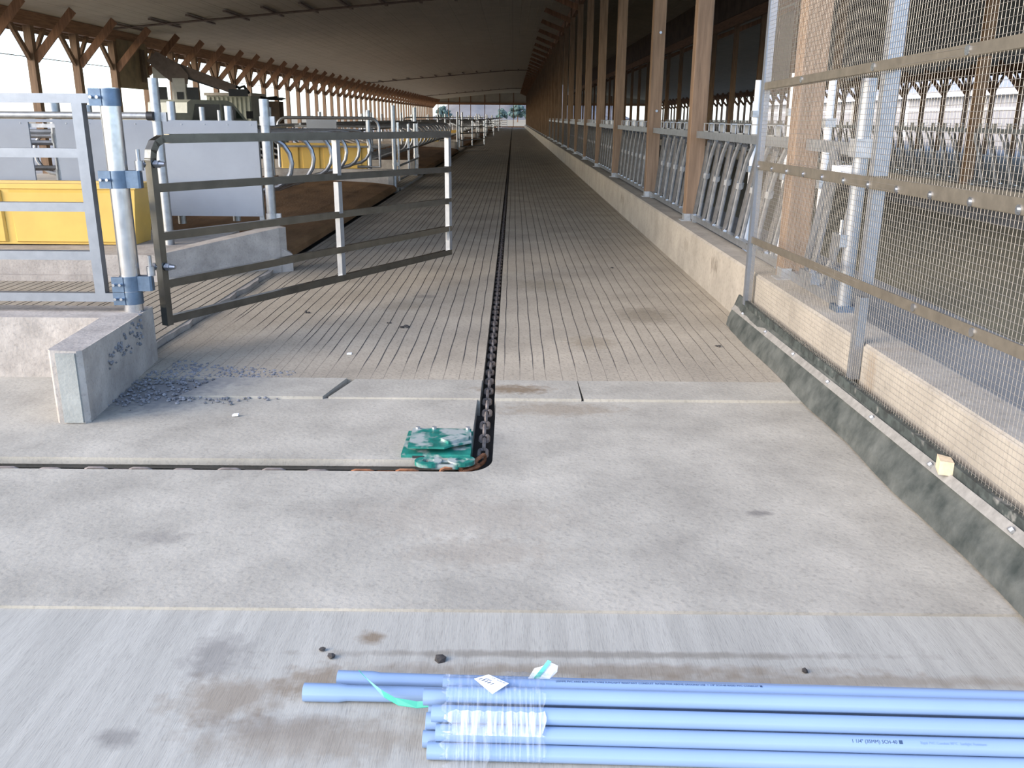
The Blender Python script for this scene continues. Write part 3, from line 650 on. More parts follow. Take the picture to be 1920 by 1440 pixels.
for s in (1.757, GL-.022):
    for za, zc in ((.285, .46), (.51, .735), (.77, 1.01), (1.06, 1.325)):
        b = MB(); b.beam(gp(s, za), gp(s, zc), .045, .045, GN); part('stile', b, M['fence_tube'], t, 'upright between two rails, outdoor light painted into its pale colour')  # paler tube puts the outdoor light on the uprights into their colour
for zz in (1.215, .595):
    b = MB(); c = gp(0, zz); e = Vector((1, -.15, 0)).normalized(); b.tube([c-e*.085, c-e*.03, c+e*.03, c+e*.09], [.014, .017, .02, .013], 8); b.tube([c-e*.06, c-e*.035], .024, 6); b.tube([c+e*.03, c+e*.055], .025, 6); part('hinge_bolt', b, M['galv'], t)
b = MB(); b.tube([gp(GL-.03, .38), gp(GL-.045, .50)], .022, 7); part('latch_pin', b, M['galv_dull'], t)

# ------------------------------------------------------------------ first cross-over: trough island, panels, posts
t = thing('trough_island', 'raised concrete island under the near yellow trough', 'platform', (-5, 8.8, .04))
b = MB(); b.prism([(-7.5, 8.02), (-3.17, 7.99), (-3.10, 8.06), (-2.97, 8.4), (-2.97, 9.7), (-7.5, 9.7)], 0, [.283, .283, .29, .30, .30, .30]); part('slab', b, M['block'], t)
b = MB(); b.prism([(-7.5, 7.98), (-3.16, 7.955), (-3.16, 8.03), (-7.5, 8.05)], 0, .10); part('kerb_foot', b, M['block'], t)
b = MB(); b.prism([(-3.17, 7.97), (-2.30, 8.78), (-2.25, 8.86), (-2.42, 9.05), (-3.05, 8.35)], 0, [.295, .44, .44, .44, .33]); part('wing', b, M['block'], t)
b = MB(); b.prism([(-2.30, 8.79), (-2.20, 8.87), (-2.24, 8.99), (-2.36, 8.99)], 0, [.25, .17, .17, .25]); part('kerb_toe', b, M['block'], t)
def trough(x0, x1, y0, y1, z0, z1, label, nrib, near=True):
    t = thing('water_trough', label, 'trough', ((x0+x1)/2, (y0+y1)/2, z0), None)
    b = MB(); k = .05; N = 5
    # tapered shell: outer, rim, inner well
    v = []; f = []
    rings = [(x0+k, x1-k, y0+k*.3, y1-k, z0), (x0, x1, y0, y1, z1-.05), (x0-.015, x1+.015, y0-.015, y1+.015, z1-.045), (x0-.015, x1+.015, y0-.015, y1+.015, z1), (x0+.05, x1-.05, y0+.05, y1-.05, z1), (x0+.1, x1-.1, y0+.1, y1-.1, z1-.25)]
    for a, c, d, e, z in rings: v += [(a, d, z), (c, d, z), (c, e, z), (a, e, z)]
    for i in range(len(rings)-1):
        for q in range(4): f.append((i*4+q, i*4+(q+1) % 4, i*4+4+(q+1) % 4, i*4+4+q))
    f += [(3, 2, 1, 0), tuple(range(len(v)-4, len(v)))]
    b.add(v, f); part('shell', b, M['yellow'], t)
    b = MB()
    for i in range(nrib):
        # raised panels between recessed grooves
        a = x0+.06+(x1-x0-.12)*i/nrib; c = x0+.06+(x1-x0-.12)*(i+1)/nrib-.075
        b.add([(a, y0+.012, z0+.02), (c, y0+.012, z0+.02), (c, y0-.006, z1-.06), (a, y0-.006, z1-.06), (a+.02, y0-.012, z0+.03), (c-.02, y0-.012, z0+.03), (c-.012, y0-.028, z1-.08), (a+.012, y0-.028, z1-.08)],
              [(0, 1, 5, 4), (1, 2, 6, 5), (2, 3, 7, 6), (3, 0, 4, 7), (4, 5, 6, 7)])
    part('front_panel', b, M['yellow'], t, kind=None); return t
trough(-7.05, -3.56, 8.5, 8.93, .302, .87, 'yellow plastic water trough on the near concrete island', 3)
t = thing('splash_sheet', 'white plastic splash sheet behind the near yellow trough', 'panel', (-4.9, 9.62, .3))
yA = 9.62
b = MB()
for x0, x1, z0, z1 in ((-7.4, -5.06, .46, 1.445), (-4.785, -2.67, .46, 1.445), (-5.06, -4.785, 1.415, 1.445), (-5.06, -4.785, .46, .72)): b.box(x0, x1, yA, yA+.02, z0, z1)
part('sheet', b, M['white_panel'], t)
b = MB()
for k in range(20): x = -7.3+.24*k; b.tube([(x, yA+.004, 1.405), (x, yA-.006, 1.405)], .007, 6); b.tube([(x, yA+.004, .49), (x, yA-.006, .49)], .007, 6)
part('screw_heads', b, M['galv_dull'], t, kind='stuff')
b = MB(); b.box(-2.72, -2.67, yA+.02, yA+.06, .42, 1.40); b.box(-7.4, -2.67, yA+.02, yA+.05, 1.36, 1.40); part('edge_bracket', b, M['galv_dull'], t)
def pipe_post(x, y, z0, z1, r, label, bands=(), group='galvanised pipe posts on the left', cat='post'):
    t = thing('pipe_post', label, cat, (x, y, z0), group)
    b = MB(); b.tube([(x, y, z0), (x, y, z1)], r, 14); part('pipe', b, M['galv'], t)
    for zb, h in bands:
        b = MB(); b.tube([(x, y, zb), (x, y, zb+h)], r+.008, 14); b.box(x+r, x+r+.05, y-.02, y+.02, zb, zb+h); part('clamp', b, M['galv_dull'], t)
    return t
pipe_post(-3.30, 8.56, .285, 1.82, .045, 'tall galvanised pipe post beside the near yellow trough end', ((1.44, .08),))
t = thing('horizontal_pipe', 'dark horizontal pipe above the near yellow trough', 'pipe', (-5.4, 8.5, 1.487))
b = MB(); b.tube([(-7.5, 8.49, 1.487), (-3.345, 8.49, 1.487)], .032, 12); part('pipe', b, M['galv_dull'], t)
b = MB(); b.tube([(-3.36, 8.49, 1.487), (-3.30, 8.49, 1.487)], .040, 12); part('end_cap', b, M['black'], t)
pipe_post(-2.545, 9.48, .42, 1.66, .05, 'galvanised pipe post at the right end of the white splash sheet', ((1.40, .09), (.45, .06)))
pipe_post(-4.93, 9.95, .3, 1.62, .06, 'galvanised pipe post behind the slot in the white splash sheet', ((1.2, .1), (.72, .2)))
pipe_post(-3.80, 10.3, .3, 1.64, .045, 'galvanised post top rising above the white sheet, left one')
pipe_post(-3.26, 10.6, .3, 1.60, .045, 'galvanised post top rising above the white sheet, right one')
b = MB()
for z in (.9, 1.05, 1.18, 1.3): b.tube([(-7.4, 10.3+z*.2, z), (-4.2, 10.3+z*.2, z)], .03, 7)
for x in (-5.6, -5.2, -4.75, -4.4): b.tube([(x, 10.45, .3), (x, 10.45, 1.25)], .03, 7)
single('stall_pipework', b, M['galv_dull'], 'dark pipework seen through the slot of the white sheet', 'pipework', (-5, 10.4, .3))

# ------------------------------------------------------------------ free-stall blocks
def loop_mb(x, y, z0, s=1):
    P = [(x, z0+1.08)]; xe = x+2.15*s
    P += [(xe-.36*s, z0+1.08)]
    for i in range(9):
        a = R(90-180*i/8); P.append((xe-.30*s+.30*s*math.cos(a), z0+.77+.31*math.sin(a)))
    P += [(xe-.52*s, z0+.40), (x+1.0*s, z0+.16), (x+.75*s, z0+.15), (x+.02*s, z0+.15)]
    b = MB(); b.tube([(px, y, pz) for px, pz in P], .030, 8); return b
STALL = [(9.15, 19.0), (23.6, 41.2), (45.5, 63.2), (67.5, 85.2), (89.5, 107.2), (111.5, 129.0)]
WORD = ['near', 'second', 'third', 'fourth', 'fifth', 'farthest']
lp = lp2 = None
for i, (a, c) in enumerate(STALL):
    t = thing('stall_bed', 'brown bedded stall platform along the alley, %s block' % (WORD[i] if i else 'nearest'), 'stall platform', (-3.7, (a+c)/2, 0), 'stall platforms')
    b = MB(); b.extrude_y([(-2.44, 0), (-2.44, .07), (-2.50, .115), (-2.9, .165), (-4.9, .26), (-4.9, 0)], a+.57 if i == 0 else a, c); part('bedding', b, M['mat'], t)
    if i == 0:
        b = MB(); b.extrude_y([(-2.44, 0), (-2.44, .07), (-2.50, .115), (-2.9, .165), (-2.95, .17), (-2.95, 0)], 9.08, a+.57); part('bedding', b, M['mat'], t)
    b = MB(); b.extrude_y([(-4.9, 0), (-4.9, .30), (-5.15, .30), (-5.15, .26), (-7.45, .12), (-7.5, 0)], a+.57 if i == 0 else a, c); part('rear_bedding', b, M['mat'], t)
    n = int((c-a-(1.9 if i == 0 else .3))/1.26)
    for k in range(n+1):
        y = (11.35 if i == 0 else a+.3)+1.26*k
        if y > c-.1: break
        lab = 'curved pipe stall divider, %s of the nearest stall block' % ORD[k] if i == 0 else 'curved pipe stall divider in the %s stall block' % WORD[i]
        g = 'stall dividers of the %s block' % WORD[i]
        lab2 = 'rear facing pipe stall divider, %s of the nearest stall block' % ORD[k] if i == 0 else 'rear facing pipe stall divider in the %s stall block' % WORD[i]
        if lp is None:
            lp = single('stall_divider', loop_mb(-4.9, y, .16), M['galv'], lab, 'stall divider', (-4.9, y, .16), g)
            lp2 = single('stall_divider', loop_mb(-5.1, y, .16, -1), M['galv_dull'], lab2, 'stall divider', (-5.1, y, .16), 'rear '+g)
        else:
            dup(lp, (-4.9, y, .16), lab, group=g); dup(lp2, (-5.1, y, .16), lab2, group='rear '+g)
    ra = a+1.5 if i == 0 else a
    for x, z, nm in ((-4.55, 1.30, 'front'), (-5.0, 1.05, 'middle'), (-5.45, 1.30, 'rear')):
        b = MB(); b.tube([(x, ra, z), (x, c+.1, z)], .03, 8)
        single('stall_rail', b, M['galv_dull'], 'long %s pipe rail over the dividers of the %s stall block' % (nm, WORD[i]), 'rail', (x, (ra+c)/2, z), 'stall rails')
    for k, (x, y, z1) in enumerate(((-4.98, ra+.2, 1.6), (-4.98, (ra+c)/2, 1.62), (-4.98, c-.1, 1.66))):
        pipe_post(x, y, .2, z1, .045, '%s post in the head rail line of the %s stall block' % (('near', 'middle', 'far')[k], WORD[i]))
# cross-overs two to six: divider walls, troughs, guards, gates, posts
for i, (a, c) in enumerate(CROSS[1:]):
    w = WORD[i+1] if i < 4 else 'farthest'
    for yy, nm in ((a-.25, 'near'), (c+.05, 'far')):
        b = MB(); b.prism([(-7.5, yy), (-2.62, yy), (-2.52, yy+.03), (-2.47, yy+.2), (-2.60, yy+.24), (-7.5, yy+.24)], 0, .43)
        single('divider_wall', b, M['block'], 'low concrete divider wall at the %s edge of the %s cross-over' % (nm, w), 'wall', (-5, yy, 0), 'cross-over divider walls')
    for x, yy, z1, nm in ((-2.50, a-.1, 1.72, 'near alley corner'), (-2.50, c+.15, 1.72, 'far alley corner'), (-3.05, a+.1, 1.62, 'near inner edge'), (-3.7, c+.15, 1.6, 'far inner edge'), (-5.9, a, 1.6, 'near rear edge'), (-7.4, c, 1.62, 'far rear corner')):
        pipe_post(x, yy, .03, z1, .047, 'galvanised post at the %s of the %s cross-over' % (nm, w), ((1.1, .07), (.5, .07)) if x > -2.6 else ())
    if i == 0:
        trough(-5.05, -3.12, a+.35, a+.8, .35, .93, 'yellow plastic water trough at the second cross-over', 4)
        b = MB(); b.box(-5.2, -3.0, a, a+1.1, .03, .35); single('trough_plinth', b, M['block'], 'concrete base under the second yellow trough', 'platform', (-4.1, a+.5, .05), None)
        t = thing('splash_sheet', 'small white splash sheet behind the second yellow trough', 'panel', (-4.2, a+1.3, .9))
        b = MB(); b.box(-4.62, -3.95, a+1.28, a+1.30, .9, 1.46); part('sheet', b, M['white_panel'], t)
        b = MB(); b.tube([(-4.5, a+1.32, .04), (-4.5, a+1.32, 1.5)], .025, 8); b.tube([(-4.05, a+1.32, .04), (-4.05, a+1.32, 1.5)], .025, 8); part('support', b, M['galv_dull'], t)
    elif i < 3:
        trough(-5.2, -3.4, a+.4, a+.85, .06, .62, 'yellow water trough at the %s cross-over' % w, 4)
    # rounded pipe guard
    t = thing('pipe_guard', 'round cornered pipe guard at the %s cross-over' % w, 'guard', (-3.9, a+.1, .43), 'round cornered pipe guards')
    P = [(-4.95, .45), (-4.95, 1.28)]+[(-4.77+.18*math.cos(R(q)), 1.28+.18*math.sin(R(q))) for q in (150, 120, 90)]+[(-3.0+.18*math.cos(R(q)), 1.28+.18*math.sin(R(q))) for q in (90, 60, 30, 0)]+[(-2.82, .47), (-3.3, .47)]
    b = MB(); b.tube([(x, a+.02, z) for x, z in P], .032, 8); part('frame', b, M['galv'], t)
    b = MB(); b.tube([(-4.95, a+.02, .88), (-2.82, a+.02, .88)], .022, 7); part('cross_bar', b, M['galv_dull'], t)
    # alley gate along the cross-over opening
    dx = 0 if i == 0 else .34
    t = thing('alley_gate', 'tubular gate %s of the %s cross-over' % ('closed along the alley side' if i == 0 else 'standing slightly open at the alley side', w), 'gate', (-2.40, a, .1), 'alley gates')
    A = Vector((-2.42, a, 0)); B = Vector((-2.42+dx*3, c-.1-(.4 if dx else 0), 0)); n = 5
    for k in range(n):
        z = .2+.29*k; b = MB(); b.tube([A+Vector((0, 0, z)), B+Vector((0, 0, z))], .024, 7); part('rail', b, M['galv'], t)
    for s in (0, .5, 1):
        P = A.lerp(B, s); b = MB(); b.tube([P+Vector((0, 0, .18)), P+Vector((0, 0, 1.38))], .026, 7); part('stile', b, M['galv_bright'], t)
# last gate near the far opening
t = thing('alley_gate', 'pale tubular gate standing across the alley corner at the far end', 'gate', (-2.0, 136, .1), 'alley gates')
for k in range(5):
    z = .2+.3*k; b = MB(); b.tube([(-3.4, 136, z), (-.9, 136.4, z)], .03, 7); part('rail', b, M['fence_tube'], t)
for x in (-3.4, -2.1, -.9):
    b = MB(); b.tube([(x, 136.2, .0), (x, 136.2, 1.45)], .035, 7); part('stile', b, M['fence_tube'], t)

# ------------------------------------------------------------------ truck with crane in the far left alley
ta = math.atan2(.9, .5); TX, TY = -9.55, 27.8
def tl(v): 
    x, y, z = v; return (TX+x*math.cos(ta)-y*math.sin(ta), TY+x*math.sin(ta)+y*math.cos(ta), z)
def tr(b): b.v = [tl(v) for v in b.v]; return b
def side(prof, y0, y1):
    b = MB(); n = len(prof); b.add([(x, y0, z) for x, z in prof]+[(x, y1, z) for x, z in prof], [(i, (i+1) % n, n+(i+1) % n, n+i) for i in range(n)]+[tuple(range(n)), tuple(range(n, 2*n))]); return b
t = thing('pickup_truck', 'pale green pickup truck parked beyond the white splash sheet', 'truck', (TX, TY, 0))
b = side([(-2.5, .55), (2.9, .55), (2.95, 1.0), (2.8, 1.18), (1.45, 1.30), (-.95, 1.32), (-.95, 1.05), (-2.5, 1.05)], -.95, .95); part('body', tr(b), M['truck'], t)
b = side([(1.35, 1.28), (.75, 1.84), (.5, 1.92), (-.85, 1.92), (-1.0, 1.84), (-1.05, 1.28)], -.82, .82); cab = part('cab', tr(b), M['truck'], t)
for pr in ([(1.12, 1.36), (.72, 1.76), (.30, 1.80), (.30, 1.36)], [(.20, 1.36), (.20, 1.80), (-.72, 1.80), (-.86, 1.36)]):
    for ys in (-.835, .825):
        part('window', tr(side(pr, ys, ys+.01)), M['glass_dark'], cab)
b = MB(); b.add([(1.35, -.7, 1.34), (1.35, .7, 1.34), (.83, .7, 1.80), (.83, -.7, 1.80), (1.36, -.7, 1.35), (1.36, .7, 1.35), (.84, .7, 1.81), (.84, -.7, 1.81)], [(0, 1, 2, 3), (7, 6, 5, 4), (0, 4, 5, 1), (1, 5, 6, 2), (2, 6, 7, 3), (3, 7, 4, 0)]); part('windscreen', tr(b), M['glass_dark'], cab)
for x in (-1.8, 1.95):
    for y in (-.85, .85):
        b = MB(); b.tube([(x, y-.12, .42), (x, y+.12, .42)], .42, 20); part('wheel', tr(b), M['black'], t)
b = MB(); b.box(-2.5, -1.0, -.95, .95, 1.05, 1.55); part('cargo_box', tr(b), M['truck'], t)
b = MB(); b.box(1.1, 1.25, -1.12, -.98, 1.4, 1.62); part('mirror', tr(b), M['black'], t)
t = thing('folding_crane', 'dark brown folding crane with boom lowered behind the truck cab', 'crane', (-10.85, 30.2, 0))
cx, cy = -10.85, 30.2; ca = R(18)
def cl(b): b.v = [(cx+x*math.cos(ca)-y*math.sin(ca), cy+x*math.sin(ca)+y*math.cos(ca), z) for x, y, z in b.v]; return b
part('mast', cl(MB().box(-.2, .28, -.25, .25, 0, 2.62, .06)), M['cream'], t)
part('painted_recess_shade', cl(MB().box(-.05, .16, -.27, -.25, 1.95, 2.2)), M['black'], t)  # black plate on the mast face imitates a shaded recess
part('crane_head', cl(side([(-.85, 3.12), (-.55, 3.42), (.1, 3.05), (.35, 2.72), (.30, 2.45), (-.12, 2.45), (-.45, 2.72)], -.24, .24)), M['crane'], t)
part('counter_box', cl(MB().box(-.72, -.30, -.2, .2, 2.62, 2.95)), M['cream'], t)
b = MB(); b.beam((-.75, -.05, 3.22), (1.75, -.05, 2.30), .24, .30, (0, 0, 1)); part('boom', cl(b), M['crane'], t)
b = MB(); b.beam((.2, -.05, 2.70), (1.25, -.05, 2.36), .14, .12); part('lift_ram', cl(b), M['black'], t)
b = MB(); b.box(1.55, 2.15, -.25, .2, 2.10, 2.32); part('boom_tip', cl(b), M['black'], t)
b = MB(); b.tube([(1.6, -.1, 2.32), (1.75, -.1, 2.42), (1.9, 0, 2.36), (2.05, 0, 2.42), (2.2, .1, 2.2)], .05, 6); part('hose_loop', cl(b), M['black'], t)
for x in (-.55, .42):
    b = MB(); b.box(x-.2, x+.2, -.22, .22, 1.95, 2.35); part('control_box', cl(b), M['black'], t)
t = thing('ribbed_container', 'pale green ribbed box standing right of the truck cab', 'container', (-9.95, 33.5, 0))
b = MB(); b.box(-10.75, -9.2, 32.6, 34.4, .0, 2.15); part('box', b, M['truck'], t)
for k in range(10):
    x = -10.7+.155*k; b = MB(); b.box(x, x+.07, 32.56, 32.6, .2, 2.1); part('rib', b, M['truck'], t)
b = MB(); b.box(-10.8, -9.15, 32.5, 34.5, 2.15, 2.25); part('lid', b, M['cream'], t)
t = thing('brown_crate', 'dark brown crate with tangled cable on top, beyond the splash sheet post', 'crate', (-8.75, 33.3, 0))
b = MB(); b.box(-8.92, -8.32, 33.0, 33.6, .0, 1.98); part('crate', b, M['dark_board'], t)
b = MB(); rnd = random.Random(8); P = [(-8.62+.40*math.sin(k*1.9)+rnd.uniform(-.1, .1), 33.2+.1*rnd.random(), 2.03+.12*rnd.random()) for k in range(22)]; b.tube(P, .026, 5); part('cable_tangle', b, M['black'], t)

# ------------------------------------------------------------------ conduit bundle in the foreground
D, TH = .0422, R(-1.7)
ux, uy = math.cos(TH), math.sin(TH)
def pipe(x0, y, z, label, bell=False, x1=2.6, yaw=0.):
    c, s = math.cos(TH+yaw), math.sin(TH+yaw); L = x1-x0
    def pt(q, zz=0): return (x0+c*q, y+s*q, z+zz)
    b = MB(); r = D/2
    if bell: b.tube([pt(0), pt(.095), pt(.118), pt(L)], [r+.0035, r+.0035, r, r], 24, cap=False); b.tube([pt(.001), pt(.09)], r+.0005, 24, cap=False); b.tube([pt(.09), pt(.091)], r, 24)
    else: b.tube([pt(0), pt(L)], r, 24, cap=False); b.tube([pt(.0005), pt(.12)], r-.0035, 24, cap=False); b.tube([pt(.12), pt(.121)], r-.003, 24)
    n = 24; k = len(b.v)
    ro, ri = (r+.0035, r+.0005) if bell else (r, r-.0035)
    for rr in (ro, ri): b.v += [(pt(0)[0]-s*rr*math.cos(2*math.pi*i/n), pt(0)[1]+c*rr*math.cos(2*math.pi*i/n), z+rr*math.sin(2*math.pi*i/n)) for i in range(n)]
    b.f += [(k+i, k+(i+1) % n, k+n+(i+1) % n, k+n+i) for i in range(n)]
    return single('conduit_pipe', b, M['pvc'], label, 'pipe', (x0, y, z), 'grey-blue conduit pipes')
z1 = D/2-.022; hz = .0366
pipe(-.200, 1.835, z1, 'conduit pipe lying lowest at the front of the bundle')
pipe(-.180, 1.856, z1+hz, 'conduit pipe second from the bottom front of the bundle, with a printed line')
pipe(-.192, 1.884, z1+2*hz-.002, 'conduit pipe on the front shoulder of the bundle, third from the front')
pipe(-.157, 1.920, z1+3*hz-.008, 'topmost conduit pipe of the bundle, under the white label')
pipe(-.152, 1.962, z1+3*hz-.012, 'conduit pipe at the top back of the bundle, with small dark print')
pipe(-.172, 1.998, z1+2*hz, 'conduit pipe at the upper back of the bundle, below the top pair')
pipe(-.215, 1.878, z1, 'conduit pipe of the bottom layer, end peeping out behind the front pipes')
pipe(-.212, 1.920, z1, 'conduit pipe in the middle of the bottom layer')
pipe(-.208, 1.900, z1+hz, 'conduit pipe in the hidden second layer, end just showing')
pipe(-.205, 1.943, z1+hz, 'conduit pipe in the second layer behind the shoulder pipe')
pipe(-.218, 1.945, z1+2*hz+.001, 'short-ended conduit pipe tucked under the topmost pipe')
pipe(-.200, 1.963, z1, 'conduit pipe in the hidden back of the bottom layer')
pipe(-.475, 2.122, z1, 'belled conduit pipe pulled out left, the farther of two', True, yaw=R(-.3))
pipe(-.556, 2.062, z1+.001, 'belled conduit pipe pulled out farthest left, the nearer of two', True, yaw=R(.15))
# stretch film around the bundle
PTS = [(1.835, z1), (1.856, z1+hz), (1.884, z1+2*hz-.002), (1.920, z1+3*hz-.008), (1.962, z1+3*hz-.012), (1.998, z1+2*hz), (1.963, z1)]
cand = sorted((y+.0225*math.cos(R(a)), z+.0225*math.sin(R(a))) for y, z in PTS for a in range(0, 360, 15))
up = []
for p in cand:      # upper convex chain from the front foot over the top to the back
    while len(up) > 1 and (up[-1][0]-up[-2][0])*(p[1]-up[-2][1])-(up[-1][1]-up[-2][1])*(p[0]-up[-2][0]) >= 0: up.pop()
    up.append(p)
hull = [(1.826, -.018)]+up+[(2.018, .03)]
def film(x0, x1, prof, g=.003, seed=1, nx=26):
    rnd = random.Random(seed); cy = sum(p[0] for p in prof)/len(prof); cz = .04
    fine = []
    for i in range(len(prof)-1):
        for k in range(4): a = k/4; fine.append((prof[i][0]*(1-a)+prof[i+1][0]*a, prof[i][1]*(1-a)+prof[i+1][1]*a))
    fine.append(prof[-1]); v = []; f = []; m = len(fine)
    for i in range(nx+1):
        for j, (y, z) in enumerate(fine):
            e = .014*math.sin(j*1.7) if i == 0 else (.006*math.sin(j*.9+2) if i == nx else 0)
            x = x0+(x1-x0)*i/nx+e; d = g+.0022*math.sin(i*2.3+j*.4)+rnd.uniform(-.0007, .0007); dy, dz = y-cy, z-cz; q = math.hypot(dy, dz)
            v.append((x, y+dy/q*(d+.004)+(x+.2)*uy, z+dz/q*(d+.004)))
    for i in range(nx):
        for j in range(m-1): f.append((i*m+j, i*m+m+j, i*m+m+j+1, i*m+j+1))
    b = MB(); b.add(v, f); b.smooth = True; return b
t = thing('stretch_film', 'clear stretch film wrapped around the conduit bundle', 'plastic wrap', (-.03, 1.9, -.02))
part('wrap', film(-.16, .088, hull, .0), M['film'], t)
part('loose_tail', film(-.15, -.05, [(1.806, .085), (1.800, .05), (1.790, .02), (1.785, -.015)], .004, 4, 10), M['film'], t)
part('painted_glare_band', film(-.150, .088, [q for q in up if .028 < q[1] < .094 and q[0] < 1.89], .002, 9, 24), M['film_glare'], t)  # whiter film strip paints the glare over the front pipes
b = film(.0, .11, [(1.985, .112), (2.025, .09), (2.04, .06)], .004, 7, 8); part('rear_flap', b, M['film'], t)
# labels and strap
def sheet(name, pts, m, th=.0012):
    b = MB(); n = len(pts); P = [Vector(p) for p in pts]; nr = (P[1]-P[0]).cross(P[2]-P[0]).normalized()*th
    if nr.z < 0: nr = -nr
    b.add([p for p in P]+[p+nr for p in P], [tuple(range(n)), tuple(range(n, 2*n))]+[(i, (i+1) % n, n+(i+1) % n, n+i) for i in range(n)]); return b
def text(name, s, h, place, m, parent, label=None, label_len=None, extr=.0):
    cu = bpy.data.curves.new(name, 'FONT'); cu.body = s; cu.size = h*1.38; cu.resolution_u = 2
    o = bpy.data.objects.new(name, cu); COL.objects.link(o); dg = bpy.context.evaluated_depsgraph_get(); me = bpy.data.meshes.new_from_object(o.evaluated_get(dg))
    bpy.data.objects.remove(o); bpy.data.curves.remove(cu)
    off = wloc(parent)
    for v in me.vertices: v.co = Vector(place(v.co.x, v.co.y))-off
    me.materials.clear(); me.materials.append(m)
    o = bpy.data.objects.new(name, me); COL.objects.link(o); o.parent = parent
    if label: o['label'] = label
    return o
t = thing('paper_label', 'white paper label with small print under the film on top of the bundle', 'label', (-.03, 1.92, .115))
LZ = .118
A0 = Vector((-.082, 1.958, LZ)); E1 = Vector((.062, -.010, .001)); E2 = Vector((-.0, -.058, -.012))
c0, c1, c2, c3 = Vector((-.088, 1.944, .1285)), Vector((-.052, 1.962, .1285)), Vector((.000, 1.925, .1285)), Vector((-.040, 1.885, .1265))
part('sheet', sheet('sheet', [c0, c1, c2, c3], M['paper']), M['paper'], t)
ex = (c2-c1).normalized(); ey = (c1-c0).normalized(); nz = Vector((0, 0, .0022))
for k, (sx, ln) in enumerate((('1 1/4" SCH-40', .004), ('35MM', .017))):
    text('print', sx, .006, lambda x, y, k=k: tuple(c0+ex*(.012+x)+ey*(.030-.014*k+y)+nz), M['ink'], t)
b = MB()
for k in range(5):
    p = c0+ex*.006+ey*(.002+k*.0); q = c0+ex*(.010+k*.009)+ey*.004; b.beam(q+nz, q+ey*.010+nz, .0012+.0008*(k % 2), .0006)
part('bar_marks', b, M['ink'], t)
t = thing('folded_label', 'folded white label with mint green stripe standing behind the bundle', 'label', (.1, 2.02, .06))
b = sheet('sheet', [(.050, 2.030, .068), (.068, 2.036, .098), (.088, 2.038, .103), (.108, 2.036, .118), (.130, 2.034, .108), (.128, 2.030, .092), (.105, 2.022, .072)], M['paper']); part('sheet', b, M['paper'], t)
b = sheet('stripe', [(.064, 2.026, .072), (.078, 2.026, .072), (.112, 2.033, .122), (.103, 2.034, .125)], M['mint']); part('stripe', b, M['mint'], t, 'mint green stripe')
b = MB(); P = [(-.41, 2.09, .052), (-.385, 2.055, .052), (-.34, 2.02, .040), (-.30, 2.00, .030), (-.24, 1.985, .03), (-.19, 1.975, .04)]
Q = [(-.41, 2.088, .052), (-.375, 2.05, .043), (-.33, 2.005, .028), (-.29, 1.985, .018), (-.24, 1.972, .02), (-.19, 1.965, .03)]
n = len(P); b.add(P+Q+[(x, y, z-.0015) for x, y, z in P]+[(x, y, z-.0015) for x, y, z in Q], [(i, i+1, n+i+1, n+i) for i in range(n-1)]+[(2*n+i, 3*n+i, 3*n+i+1, 2*n+i+1) for i in range(n-1)]+[(i, 2*n+i, 2*n+i+1, i+1) for i in range(n-1)]+[(n+i, n+i+1, 3*n+i+1, 3*n+i) for i in range(n-1)])
single('plastic_strap', b, M['strap'], 'loose green plastic strap lying across the two pulled out pipes', 'strap', (-.3, 2.0, .02))
# printed lines on two pipes
def on_pipe(px, py, pz, ang):
    def f(x, y, px=px, py=py, pz=pz):
        a = ang+y/(D/2); r = D/2+.0006; xx = px+x
        return (xx, py+(xx)*0+ (xx-px)*uy + r*(-math.cos(a)), pz+r*math.sin(a))
    return f
pp = {o['label']: o for o in bpy.data.objects if o.name.startswith('conduit_pipe')}
p2 = pp['conduit pipe second from the bottom front of the bundle, with a printed line']; p5 = pp['conduit pipe at the top back of the bundle, with small dark print']
yy = lambda o, x: o.location.y+(x-o.location.x)*uy/ux
x = .835; f0 = on_pipe(x, yy(p2, x), p2.location.z, R(44)); text('printed_line', '1 1/4" (35MM) SCH-40 \u25a0', .0085, f0, M['ink'], p2, 'dark printed size marking')
x = 1.0; f0 = on_pipe(x, yy(p2, x), p2.location.z, R(46)); text('printed_line', 'Rigid PVC Conduit 90\u00b0C  Sunlight Resistant', .0065, f0, M['ink_pale'], p2, 'faint printed line')
x = .12; f0 = on_pipe(x, yy(p5, x), p5.location.z, R(76)); text('printed_line', '(35MM) PVC AND BOX FTG WIRE SUNLIGHT RESISTANT CONDUIT  RATED FOR ABOVE GROUND USE  1 1/4" SCH-40 RIGID PVC CONDUIT \u25a0', .006, f0, M['ink'], p5, 'small dark printed line')

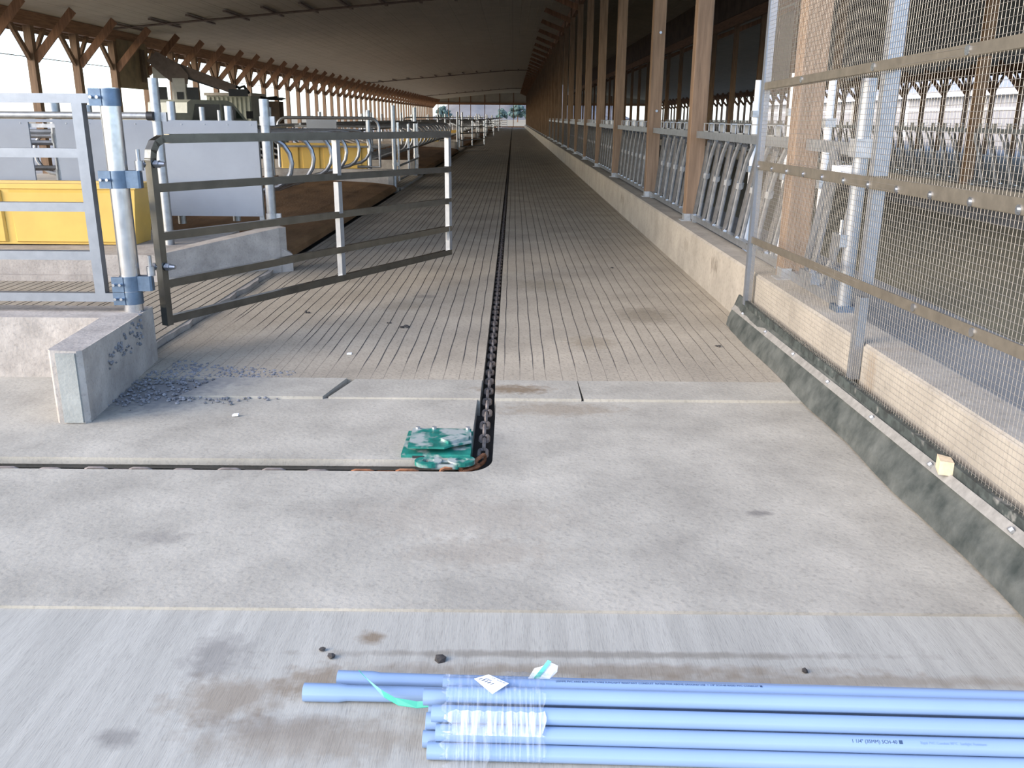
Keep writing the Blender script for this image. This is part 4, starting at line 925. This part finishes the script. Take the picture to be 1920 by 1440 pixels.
# ------------------------------------------------------------------ loose bits on the floor
rnd = random.Random(12)
b = MB()
for k in range(900):
    u = rnd.random(); x = -2.20+.85*u**1.2+rnd.gauss(0, .05); y = 4.50+.95*rnd.random()*(1-.4*u)+.15*u+rnd.gauss(0, .03)
    if x < -2.12 and y > 5.2: continue
    b.blob((x, y, .0), rnd.uniform(.004, .013), k, 1, .7)
single('crushed_gravel', b, M['stone'], 'scatter of crushed grey gravel beside the concrete wing wall', 'gravel', (-1.9, 5, 0), kind='stuff')
spots = [(-.555, 2.29, 'by the belled pipes, left'), (-.52, 2.255, 'by the belled pipes, right'), (-.20, 2.245, 'behind the top of the bundle'), (.85, 2.20, 'far right behind the bundle'), (-1.42, 1.95, 'on the left of the apron')]
for k, (x, y, w) in enumerate(spots):
    b = MB(); b.blob((x, y, -.016), .010+.003*(k % 3), k+3, 1, .7); single('pebble', b, M['soil'], 'small dark pebble on the apron %s' % w, 'pebble', (x, y, -.022), 'pebbles on the apron')
for k, (x, y, w, s) in enumerate(((-.80, 6.42, 'left of the chain, biggest', .035), (-.92, 6.55, 'beside the biggest one', .018), (-1.62, 6.9, 'under the open gate', .022), (1.03, 9.2, 'right half of the alley', .022), (1.42, 5.9, 'near the rubber belt end', .018))):
    b = MB()
    for q in range(4): b.blob((x+rnd.uniform(-1, 1)*s, y+rnd.uniform(-1, 1)*s, .006), s*rnd.uniform(.3, .6), k*5+q, 1, .6)
    single('dirt_clump', b, M['soil'], 'small dark dirt clump on the alley floor, %s' % w, 'dirt clump', (x, y, 0), 'dirt clumps on the alley floor')
for k, (x, y, w) in enumerate(((-1.08, 5.62, 'in the alley near the threshold'), (-1.45, 4.36, 'by the concrete plates'))):
    b = MB(); b.prism([(x, y), (x+.03, y+.004), (x+.028, y+.03), (x+.004, y+.024)], .0, .008); single('white_scrap', b, M['paper'], 'tiny white paper scrap %s' % w, 'scrap', (x, y, 0), 'white scraps')
b = MB(); b.tube([(.19, 1.70, -.015), (.22, 1.695, -.0), (.25, 1.70, -.01), (.26, 1.68, .0), (.28, 1.695, -.012)], .004, 5); single('film_shred', b, M['paper'], 'curled shred of white film in front of the bundle', 'scrap', (.23, 1.7, -.02))
